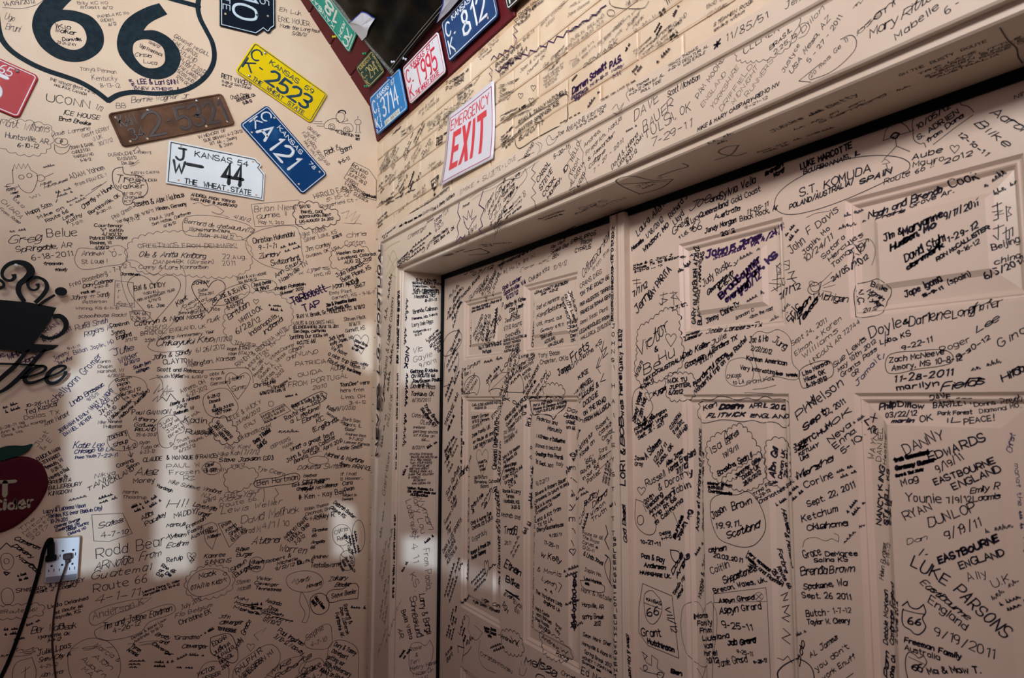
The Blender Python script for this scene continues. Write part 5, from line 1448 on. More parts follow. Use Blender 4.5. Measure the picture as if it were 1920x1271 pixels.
TEXT2 = r'''
@D
934 500 1004 466 5 3k Motorroadphotographer.com
933 520 1003 482 9 1k ^= #[ H= [^ #^ !=!
975 510 1030 488 7 1g [^^ ~=[
992 529 1030 506 9 2k Chikako Kito
1037 507 1062 497 9 1k 10/9/12
1077 453 1117 440 8 3k PHILIPPOS|   FROM|CYPRUS
1033 467 1060 453 7 2k Rio Vault|SmileB Bay Era|BEN
1093 520 1115 492 12 1k Colton
1113 494 1143 448 11 1k Daniel
1112 510 1142 470 7 1k from the
1088 541 1128 512 9 2k CRANS DIGS
1088 556 1142 522 8 3k "ON THE ROAD" 66
1088 575 1145 541 7 3k PER AQUESTES TERRES
1088 591 1146 556 7 3k TREMES DE BONNA GENT
1088 609 1140 580 8 2k Remi Xesc Pent
1087 626 1143 595 7 3k LESAMERIQUES FROM
1090 638 1146 608 8 2k MALLORCA 21/10/2012
943 544 977 524 8 4p Rob Laster|Sparkville VA|  9/27/12
946 579 983 562 8 3k Getting My Kicks|    Dave Leman|     8-2-12
947 605 975 596 8 2k Janel Childe
945 621 978 608 8 2k 1/7/12 ROUTE|          66
948 633 976 625 6 2k CHINCHILLA
944 641 985 631 5 2k QUEENSLAND AUSTRALIA|PATRICK THOMPSON|  SYDNEY & LUKE|AUSTRALIA 2012
997 551 1058 530 5 3k LEANE CHRISTY EASTBURN|      10:40   4-27-12
1005 581 1047 561 8 2k Olaf et Mariette
1005 596 1055 574 9 2k Kemplicttlost
1005 611 1052 597 8 2k Utk, Front, aus
1012 623 1055 610 6 2k Germany 9.19.11
1010 636 1032 627 7 2k BRAN CARR|  AUCKLAND|      NEW ZEALAND
1062 545 1078 600 6 3k Jackson B|Ruth Lee|Swanson
1062 608 1076 603 6 3k MIKE|Jake|Monroe|Derby|OK
994 650 1000 570 4 3k Christian ~~~~ ~~
880 580 940 560 4 3k Five Boys R Going - Doug only thing|from route 66. 7-8-12
888 632 905 592 5 3k RICHARD|ROUTE|ALBANY
905 640 912 592 5 3k EATHER|SEARLS
910 640 925 600 6 3k ~~~~ ~~~|ROUTE 66
878 650 882 585 4 2k ~~~~~ ~~~~~ ~~
893 655 935 645 7 3k Rui P. Silva 19-10-2012|   Portugal
925 634 928 580 3 3k ~~~~~~~~~
842 560 858 540 8 2k ~~~|~~~|~~
840 590 862 545 6 3k ~~ ~~~~|~~~~~~|~~ ~~
870 515 888 508 6 2k JC|  07/12
865 560 900 520 7 3k Amanda Akens
880 565 912 525 8 2k Gunglauri
900 550 918 520 6 3k ROBERT|STRIVENGE|U.K.
916 552 930 510 6 3k Sulma|Linda Dorset
838 600 865 570 8 2k ~~~ ~~
850 616 862 570 7 2k ~~~~~~
866 698 900 680 7 2k Joe Curryburn|  Bon !
870 740 892 705 7 2k BARTONE|Christian
912 716 935 690 7 3k ~~~ ~~~|THE LORZE
938 745 955 700 6 3k RAY HILL|BOBBY & DOT
955 700 965 655 6 2k Geert|Stinne
948 720 975 692 7 3k ~~~~~|~~~
972 672 1002 665 6 2k Living 66
970 690 1002 672 7 2k Mother Road
974 698 1000 680 7 2k Alfresco Ford|  Australia|   9/9/12
1010 671 1050 664 9 2k Tony Beam|Chester, OKla
1000 742 1025 700 6 3k Norm Dahl|Honey LOU
982 740 1012 688 6 3k WAYNE DAVENPORT|LORRAINE ~~~
1048 704 1070 690 11 3k James
1073 680 1105 650 15 3k Frets
1060 702 1128 643 9 3k 11/10/11-Olathe, KS
1078 742 1095 720 6 2k Helen|Kelly|Danbury
1085 712 1103 699 9 4k KIKE
1090 729 1112 714 9 4k ANGEL
1092 746 1122 724 9 4k LLUIS &
1094 763 1122 741 9 4k DODGIE
1095 779 1137 751 9 4k ON THE ROAD
1097 793 1145 762 9 4k FROM MALLORCA
1120 808 1142 786 8 3k Robert|Cassidy|Coway, KS|  3-9-11
836 745 856 690 7 3k ~~~~~~ ~~|~~~~ ~~~~
836 800 860 740 7 3k THEODORE WAR|~~~~ ~~~ ~~
838 690 862 640 7 3k ~~~~ ~~|~~~~~
846 660 862 620 6 3k Carol & Randy|Willey
834 870 856 825 7 2k ~~~ ~~~~|~~ ~~~~|~~~
834 850 852 820 5 3k George B Jones|OK Sugar|Bob OK
838 930 862 880 8 3k San Rafael|overland Park, KS|Julie
834 985 858 940 7 2m Suzanne Sinegar|~~~~ ~~|Pilar
832 1038 866 976 8 3k DANA & LEE SPORTS|MELBOURNE|AUSTRALIA
834 1120 852 1060 6 3k ~~~~~~~~~|~~~~~ ~~~~|~~~~~~~ ~~
838 1195 850 1145 5 3k ~~~~ ~~~~|~~~ ~~~ ~~|~~~~ ~~
862 1190 872 1158 6 3k Laura|~~~~|~~~
836 1232 848 1215 7 3k Annie|Bart
980 760 952 745 6 3k NOT
948 790 985 748 7 3k WORKING HERE NOT WORLD
950 800 985 762 7 3k Cousin Fields Indiana
954 808 984 775 7 3k Thomas Curry KS
944 815 965 805 6 1m JOE Randall|Brunswick, ME|  11/9/11
946 832 965 818 7 1k Emily Franks
943 862 975 838 6 3k John & Ed Weston|All French, KS
945 878 968 870 6 3k Howard Bogs|Manhattan
944 900 980 878 7 3k Collin RIZZO PA|Orange PA|   D D R
943 923 976 925 7 3k Ronnie & Larry|   Teresa|Humboldt, KS|       3-20-12
940 968 975 974 9 2m Rhonda and
945 1000 968 1002 15 2k Tradd
946 1020 958 1021 8 2k 2011
958 1040 972 1010 6 2k ~~~~|~~~
945 1063 975 1078 14 3k Ethan
948 1090 974 1104 12 3k Bilke
945 1115 962 1124 8 3k Evan
942 1135 950 1150 9 3k RGH
963 1130 978 1142 9 3k Eyal|Eli
994 763 1030 754 5 3k Pat & Pat WOLF|Phoenix & Denison Arizona|LIVING OUR LIFE DREAM
1005 787 1043 797 8 3k Federico and
1025 806 1050 811 9 3k Manuela
1004 820 1058 831 8 3k I Kansas e bellissimo
1003 838 1050 845 8 2k (Kansas is beautiful!)
1003 853 1054 861 8 3k Greetings from Pinerolo
1040 872 1054 874 8 2k Italy
1003 868 1035 877 7 3k 15 Sept. 2011
1004 911 1027 902 8 2k 9/22/11
1002 930 1060 901 7 3k Silvana & Robert Bauer
1004 942 1064 908 6 3k Graceland, Ca (yours to pay)
1003 956 1050 928 6 3k JULIA & Anna Hauser|Crossland, GA
1003 980 1050 956 8 3k Lena & Kit from|TX to LA.
1005 997 1055 986 8 3k Sherry/Quackenhouse
1030 1008 1052 1004 6 3k 9/20/11
1018 1020 1045 1029 8 3k 11-25-11
1012 1042 1050 1055 11 2k w Kelly
1006 1070 1050 1082 10 2k & Mmnis
1014 1088 1036 1100 9 2k Lyons
1020 1106 1032 1112 8 2k ~ ~
1003 1112 1052 1138 8 3k The Yorkshire Lads
1018 1130 1048 1148 7 3k England, Uk
1003 1143 1028 1158 7 3k Matt Coote|Matt Barnes|Paul Woods|   31/4/2012
1040 1172 1050 1182 7 2k Israel|Kelly
1010 1198 1040 1220 9 3k Andrew
1044 1220 1056 1228 8 3k W
1038 1228 1060 1240 8 3k Rocks
1058 770 1078 776 8 3k Don|Dustin
1060 784 1076 787 7 3k 10/21/10|ORBIE|on 66
988 800 992 775 6 3k ROLL
990 955 994 880 6 3k ~~~~~ ~~~ ~~
994 1178 1004 940 5 2m Laura Miller 21/10/12 Eastbourne, ENGLAND
1086 845 1112 815 9 3k Getting our
1088 858 1115 830 8 3k Kicks on
1096 872 1112 862 10 3k '66'
1090 890 1118 866 8 3k Route 66|in our '56|  Pontiac
1124 850 1138 843 9 2k Sara|Lori
1132 905 1140 865 4 2k MARY & RUIZ ~~|ROSE & JERRY|DAVE GOFF
1096 950 1122 926 9 3k Bobby|  Dillard
1108 968 1135 945 8 3k Wilson|Truth ~~
1088 985 1102 940 7 3k Clark|~~~~~
1092 1000 1130 1012 7 2m Route Rt 66|The Royal|Caruso ~~|12-20-11
1094 1040 1130 1060 9 3k & Linda Jones
1096 1070 1128 1082 8 2k Joplin Mo.
1096 1086 1128 1096 6 4k Levi Hankin|~~~~
1090 1108 1146 1128 10 2k Mark & Natalie
1092 1136 1132 1142 9 3k Harpville, AR
1092 1160 1132 1160 9 3k Spring Break|      2012
1093 1192 1146 1212 8 3k Sean Mark Sher
1092 1208 1146 1234 8 3k Hornyville & Alana M
1096 1224 1146 1252 8 3k Spring Break 2012
1092 1234 1146 1262 6 3k MONEY 1 JOHN M~~|Swanage ~~~~
1090 1262 1146 1290 14 2k Ed Nellie
984 1242 1042 1270 20 2k Melissa
1052 1264 1092 1280 9 2k Christina
1002 1272 1040 1292 14 2k Cra
880 762 933 756 5 2k CARL & DEB MORNING 4-21-12|    PHOENIX SA
883 786 915 779 6 2k Robert Garrison|9/19/12 Denmark
884 804 902 797 6 2k 20/09/11
884 820 918 802 7 3k Jade Family, UK
886 832 924 813 6 3k on Route 66 and
887 842 926 824 6 3k LOST THE WAY SOUTH!
922 786 934 760 6 3k Emily|Anthony
926 880 930 790 6 3k Cleveland Ohio 9/20/12
932 900 935 830 5 3k LARI ZINGLER
896 870 912 866 5 3k MARTA|and|Vicki
888 898 912 897 6 2k 28/09/2011|Barcelona, Catalonia|     (Spain)
882 955 905 930 7 3k Jordan & Kylie|Jill
902 950 918 920 6 3k ~~~~|8/27/11
882 985 920 965 7 3k Cindy & Audrey Gym|Chanute, KS 11-20-11
884 1015 912 1000 9 2m Gygarduly
882 1040 918 1020 7 4k Roslyn & Frank DM|Peter Ramsey
882 1095 905 1070 6 3k ~~~~~~|~~~~~ ~~|~~~~~
902 1125 935 1142 7 2k Logan  Corey
882 1130 930 1150 6 3k Kyle Smith  Kansas
934 1098 930 920 6 3k Dan & Ginger Parker 6/5/12 OCEANSIDE
866 895 868 700 3 3k Tom & George Summersetter 08-10-66
874 1000 876 880 4 2m A IDEAS I - I -
872 1090 876 1010 5 3m ~~~~~ ~~~~
908 1178 930 1184 5 4k Susan Jones|Park Chapel|   wife
860 1225 884 1200 12 2m N~~
900 1228 960 1262 10 1m Christiannowski
940 1195 972 1212 8 3k Andrew W.
958 1200 974 1208 9 3k W
862 1250 872 1262 6 1k ~~
1196 442 1250 382 12 2k Laura Allen*
1213 447 1244 414 8 2k 1/18/2012
1208 473 1254 424 8 3k Windsor, MO
1185 470 1206 452 6 3k Malcolm
1188 500 1260 480 4 2k Mike & C. Jolly J|Dallas, Tx to Sedona, Az|6-21-12 .... ->
1257 410 1290 370 10 2k Richard J|Lloyd
1262 440 1290 415 12 2k Greg
1274 448 1302 428 6 2k 11.6.12
1292 394 1330 378 16 2k Joe
1332 380 1350 372 10 3k and
1350 375 1417 342 14 3k Sylvia Vella
1290 424 1312 408 10 2k & Lucy
1312 408 1365 385 10 3k Queensland
1372 382 1426 358 10 2k Gold Coast
1340 412 1388 393 9 2k Australia
1400 402 1440 386 8 2k 11-05-11
1298 434 1316 428 14 2k 66
1322 437 1380 416 9 3k Jandy Morgan
1388 415 1460 393 10 2k Black Rock, Ar
1350 442 1376 434 6 3k 2012
1435 329 1467 312 7 4k Brandon|   Ward
1502 318 1597 277 11 4k LUKE MARCOTTE
1507 327 1612 290 8 3k BOURBONNAIS, IL
1500 369 1632 322 15 3k S.T. KOMUDA
1480 393 1600 345 9 3k POLAND/AUSTRALIA/
1612 345 1670 325 9 4k SPAIN
1720 243 1782 202 9 3k 10/05/12
1722 262 1798 212 9 3k S. ADRIEN
1738 268 1806 220 8 3k from Dora
1795 252 1848 292 9 3k 12-10-11
1856 212 1925 252 16 3k Aaron
1828 232 1885 276 16 3k Bilke
1932 175 1960 160 9 3k NIN
1902 185 1925 176 8 2k NIN
1710 300 1765 284 10 3k Aube
1712 314 1770 300 10 2k Mauro
1770 308 1822 292 9 3k 2012
1658 346 1750 312 10 2k Route 66 !!
1622 408 1760 358 12 4k Noah and Brenda
1774 350 1828 332 13 4k Cook
1636 412 1690 396 7 3k Prairie
1700 388 1782 358 8 3k Grove Ar.
1656 452 1690 438 13 4k Jim &
1692 440 1766 406 13 5k Maryanne
1770 412 1832 384 12 4k 9/17/2011
1668 470 1752 424 9 5k Hudson, MO
1697 492 1770 450 14 4k David Stahl
1776 455 1832 425 11 4k 1-29-12
1700 506 1768 462 8 5k danmark
1755 489 1852 428 7 4k RON McCALLISTER
1794 478 1834 456 7 3k 9-16-12
1690 556 1762 526 11 4k Jape Igoma
1772 532 1816 516 9 3k (spain)
1722 556 1762 540 5 4k 15-9-11
1843 522 1916 488 11 4k 6/5/2012
1857 468 1908 450 11 3k Beijing.
1862 496 1906 480 10 3k china
1626 534 1656 546 9 3k Billie
1618 545 1648 562 8 3k Namin
1616 558 1645 576 8 3k Tyler
1615 586 1640 580 8 3k 2012
1602 545 1606 570 8 3k N.C.
1633 634 1690 612 20 3k Doyle
1694 608 1702 606 8 4k &
1704 610 1780 596 19 3k Darlene
1786 597 1878 574 17 3k Longhofer
1652 646 1706 628 9 3k Labo, KS
1692 656 1748 640 9 3k 9-22-11
1765 662 1820 640 11 2k Roger
1832 624 1872 602 11 3k Lee
1797 674 1856 634 8 3k 3-30-12
1668 680 1770 664 10 3k Zach McNeeve|Amory, MS 10-8-12
1676 718 1786 702 12 4k 11-28-2011
1682 731 1760 723 10 4k marilyn
1764 732 1845 718 14 4k Fields
1876 652 1925 622 14 3k Gina
1880 715 1925 695 14 4k Hilda|   Sa
1606 724 1652 672 9 2b Jamait
1655 680 1660 664 12 2b !
1564 688 1624 638 10 2k Sue Lewis
1572 697 1643 642 8 2k May 10th 2012|Grants Pass|   OR
1485 648 1550 604 8 1k Sept 24, 2011
1492 668 1578 600 9 1k Elman + Karen
1506 672 1572 622 9 1k Williams
1520 684 1612 606 8 1k LINCOLN, AR 72744
1506 704 1556 682 8 3k Lisa Monson|Miami, OK|8-19-2012
1484 477 1510 455 15 2k John
1516 440 1572 396 13 2k F Davis
1508 478 1556 430 9 2k Joplin, Mo
1510 493 1562 448 10 2k 10/24/11
1532 562 1588 566 14 2k Michigan
1478 602 1500 575 13 3k Eric
1486 606 1520 560 8 4k Wilson|Texas
1543 486 1585 446 8 2k Satara|Hercules|Tamarin
1562 528 1622 482 9 3k 24/05/2012
1595 490 1622 450 9 2k Alan
1495 786 1530 755 18 3k Phil
1522 765 1582 722 17 3k Nelson
1508 808 1548 775 10 4k Sept
1548 780 1585 755 10 3k 22, 2011
1500 842 1560 800 9 4k KETCHUM
1562 798 1595 772 11 3k OK
1556 830 1595 798 10 3k Neva|Enna TX|5-10-12
1488 840 1514 826 6 3k Judith|Jean|KETUAY|UK!!
1298 606 1304 462 8 3k GARY BLACKBURN 4/2012
1308 608 1314 470 7 3k BLACK ROCK, ARKANSAS
1318 484 1358 470 13 5p John
1364 468 1418 444 10 5p F. Jones
1335 486 1416 456 9 4p Staunton, VA
1422 453 1470 426 11 4p 4/24/12
1317 537 1364 500 12 2k Judy Rush
1325 554 1372 512 8 3k Georgetown
1362 505 1382 492 8 2k Ky
1348 544 1374 522 6 3k 8-15-11
1350 560 1382 530 11 5p Brad
1384 530 1424 488 12 5p Souvner
1360 566 1402 536 9 5p overland
1402 526 1450 480 9 5p Park, KS
1386 556 1425 520 13 4p 1/30/12
1318 606 1385 572 9 3k Jimmy Clark-Tx
1373 598 1408 582 6 1k brandon C:
1398 597 1442 580 6 1k -down the road
1455 560 1500 540 10 3k 7/7/12
1188 556 1214 538 9 3k 7/7/12
1194 588 1220 552 14 3k Jerry
1220 562 1258 506 11 3k GAY PARITA
1260 583 1283 572 6 3k 7.7.12
1323 626 1425 612 10 3k Jodie Landers-Tx
1282 632 1308 622 5 3k Jeremy|Landers
1198 668 1258 618 22 2k Victor
1208 704 1236 692 20 2k Be
1237 684 1265 668 18 2k Hu
1228 660 1234 657 8 3k &
1207 716 1282 672 6 3k MEXICO-AUSTRALIA
1194 708 1206 680 6 2k 11/23/11
1202 730 1226 716 7 3k 9-24-11
1281 672 1330 648 10 3k Deb Keller
1334 648 1362 632 9 2k Julie
1285 692 1340 660 9 3k Goodyear, AZ
1336 660 1382 635 8 3k Landers TX
1312 684 1336 668 8 2k 9/22/11
1305 722 1364 664 8 3k wonderful place,
1305 738 1400 638 8 3k wonderful trip on the Route!
1405 642 1440 640 12 2k Jae & Ho
1448 640 1472 656 13 2k Jung
1408 656 1446 664 8 2k 2/22/2012
1400 674 1475 685 8 3k Korean American
1388 692 1455 702 8 2k Very interesting!
1455 702 1495 706 5 4k to wok
1363 710 1390 706 8 1k Chicago|   to LA
1400 722 1450 712 8 1m From Ka~
1253 718 1288 714 7 3k NICK TU|JUPITER, FL|6/2012
1190 792 1204 738 7 3k Sandy Vogel|67 Zen Nat|Calif.|7/7/12
1226 742 1248 730 7 3k Kyga
1190 808 1250 770 6 2k Kathleen Saxington|Winchester, Virginia|Sept. 26 - 2011
1258 806 1278 778 7 2k CLEMENTINA|12 Mai 2012|ENGLAND
1313 770 1336 762 9 3k Ken
1342 766 1384 764 9 5k Doern
1398 765 1432 764 8 3k APRIL
1438 766 1466 768 8 4k 2012
1322 783 1390 780 7 4k FLITWICK
1402 782 1474 784 7 3k ENGLAND
1360 832 1384 814 11 2k asares
1332 853 1352 838 15 2k Isa
1355 860 1383 842 9 2k 19/9/11
1345 892 1408 856 9 3k Barcelona, Spain !!
1378 896 1424 862 7 3k Jennifer Gillis|   Doubt UK|  28/6/2012
1325 908 1370 912 5 3k Eleanor Brown|9-29-2012|Charlottesville
1412 930 1450 905 6 2k Trina FS~~|9-29-12|Charlottes Port, Virgin
1335 973 1360 958 14 3k Jason
1372 956 1408 944 14 3k Brown
1340 992 1388 985 10 3k 19.9.11.
1362 1010 1422 988 13 3k Scotland
1328 1036 1360 1032 9 3k athan
1336 1044 1390 1055 8 3k 20.03.2011
1332 1076 1366 1064 13 2k Caitlin
1355 1094 1410 1074 13 3k Shepstone
1338 1112 1436 1090 9 3k Brecon, Wales, uk.
1347 1130 1412 1124 8 3k Aspyn Girard
1348 1152 1382 1146 13 3k Aspyn
1390 1146 1426 1142 12 3k Girard
1354 1178 1410 1182 13 3k 9-25-11
1363 1210 1415 1205 9 4k Jab Girard
1380 1224 1410 1230 7 2k 9-25-11
1345 1250 1400 1242 13 2k Jamie Girard
1412 1244 1436 1242 6 3k 9-25-11
1398 1036 1440 1072 6 3k Very special|Wesley and Roman|   2012
1447 896 1452 842 8 4k Alan Gill
1459 898 1464 845 6 3k Devon UK|23-10-2012
1458 955 1470 1000 7 3k Howells|
1464 1000 1476 1060 7 3k & Howard
1452 1030 1464 1075 7 3k Forbre
1452 1065 1472 1105 6 3k Route 66|25.4.12
1303 996 1312 806 6 3k Andre et Marianne of FRANCE
1315 996 1318 850 5 3k Chicago - L.A. 25.4.12
1308 1124 1320 1042 8 2k Maggie & John
1297 1162 1325 1158 9 3k Moms|Family|From|Louisiana|was|here!|2012
1212 912 1248 892 12 2k Russell|    & Dorothy|       Tobin
1210 945 1226 930 7 3k 20th|Wedding|Anniversary|Trip Rt 66|to California
1213 862 1240 828 11 3k A Stevens
1228 868 1250 835 7 3k 12/20/11|Tulsa, OK
1190 862 1208 862 7 2k Jamie|Gray
1250 874 1282 848 8 3k Alex Jones|Hants, England|   7/7/12
1202 1018 1238 1024 7 3k 10-27-11
1203 1046 1246 1054 9 3k Pam & Ray
1208 1062 1248 1068 8 3k Anderson
1200 1076 1258 1084 6 3k HAMPSHIRE UK.
1266 1010 1280 970 6 4k Burke~~|Joplin MO
1262 1078 1280 1040 7 3k Doug|Angie
1264 1118 1284 1082 6 2k "Gettin my|kicks"
1238 1004 1258 1000 6 2k Debbie|4-4-12
1212 1126 1240 1134 6 2k KANSAS
1214 1156 1236 1152 15 3k 66
1246 1138 1260 1185 11 2k VII/12
1203 1192 1240 1192 15 3k Grant
1215 1206 1264 1222 9 4k Hutchinson
1258 1260 1278 1266 8 4k Ben
1495 900 1562 864 12 3k Marsha
1510 916 1564 894 12 3k Corine
1515 950 1604 914 11 3k Sept. 22, 2011
1504 978 1572 958 12 3k Ketchum
1513 994 1590 986 11 3k Oklahoma
1508 1046 1540 1040 15 3k Grace
1548 1042 1608 1042 9 3k DeMaree
1527 1054 1590 1052 8 3k Salina KS
1503 1080 1550 1074 15 3k Brenda
1556 1076 1602 1072 14 3k Brown
1507 1104 1588 1098 11 3k Spokane, Wa
1505 1120 1596 1124 11 3k Sept. 26 2011
1512 1156 1548 1154 12 3k Butch
1552 1150 1596 1148 10 2k - 1-7-12
1514 1170 1594 1168 10 3k Taylor W. Cleary
1500 1250 1510 1205 10 3k Bob
1520 1233 1570 1198 10 2k AL James
1532 1258 1592 1215 10 2k you don't
1545 1276 1605 1232 10 2k work Enuff
1632 862 1640 806 10 1k WAYNE
1645 866 1650 804 10 1k DANIEL
1655 872 1660 810 7 1k Heather
1645 986 1650 930 10 4k NANCY
1648 920 1652 876 10 4k KING
1658 986 1665 882 8 4k STILWELL, KS
1667 985 1670 940 7 4k 5-3-12
1650 1090 1655 1020 9 1k Helen Burgess
1660 1062 1664 1022 7 1k 6-14-12
1658 1212 1658 1110 9 3k Debbie McKean
1669 1212 1672 1096 8 3k Cambridge England
1681 1208 1681 1128 8 3k 2 June 2012
1658 1275 1658 1228 9 4k Pam
1669 1275 1672 1232 8 4k Ohio, CA
1698 852 1770 822 20 3k DANNY
1742 864 1848 826 15 4k EDWARDS
1756 886 1806 862 14 3k 9/19/11
1676 866 1740 850 7 5k from Queensland
1678 882 1752 864 7 5k Germany Summer
1678 895 1730 882 5 4k Sara & Ted Jimmy
1752 910 1864 868 12 4k EASTBOURNE
1787 918 1876 884 13 4k ENGLAND
1690 912 1720 900 12 3k Mag
1697 940 1763 942 18 3k Younie
1776 944 1820 940 11 3k 7/9/12
1818 926 1872 916 11 3k Emily R|Loomis
1697 976 1746 955 16 3k RYAN
1742 990 1830 956 17 3k DUNLOP
1773 1012 1838 984 17 3k 9/19/11
1700 1022 1736 1012 10 1k Dan
1716 1042 1738 1040 12 3k I.
1760 1057 1872 1014 13 5k EASTBOURNE
1800 1068 1882 1040 14 4k ENGLAND
1706 1060 1772 1096 20 4k LUKE
1786 1108 1880 1198 22 4k PARSONS
1815 1092 1850 1080 15 2k Ally|   U.K
1722 1094 1812 1162 12 3k Eastbourne
1738 1130 1808 1182 14 3k England
1750 1190 1862 1236 17 3k 9/19/2011
1701 1171 1724 1172 13 4k 66
1694 1204 1800 1236 10 4k Freeman Family
1695 1218 1760 1238 10 3k Australia
1708 1255 1728 1262 13 4k 66
1740 1264 1838 1262 13 4k Ma & Maw T.
1642 768 1672 762 11 4k Philip
1676 762 1724 766 10 4k Dillow
1655 784 1712 778 9 3k 03/22/12
1668 792 1708 792 7 4k marlin
1720 792 1744 788 12 3k OK
1740 750 1778 746 10 3k DAVE
1743 764 1816 758 11 3k BARTLETT
1752 778 1816 776 7 3k Park Forest
1768 794 1796 792 10 3k IL
1804 796 1858 788 11 3k PEACE!
1820 762 1860 758 8 2k Donna
1870 758 1920 750 11 2k Pretty
1830 774 1908 764 8 2k Diamond, MO.
1892 850 1898 815 10 1b Christ
1896 870 1908 990 8 1b manaf the ~~~ ~~
1912 1010 1920 1060 10 2m Heyer
'''
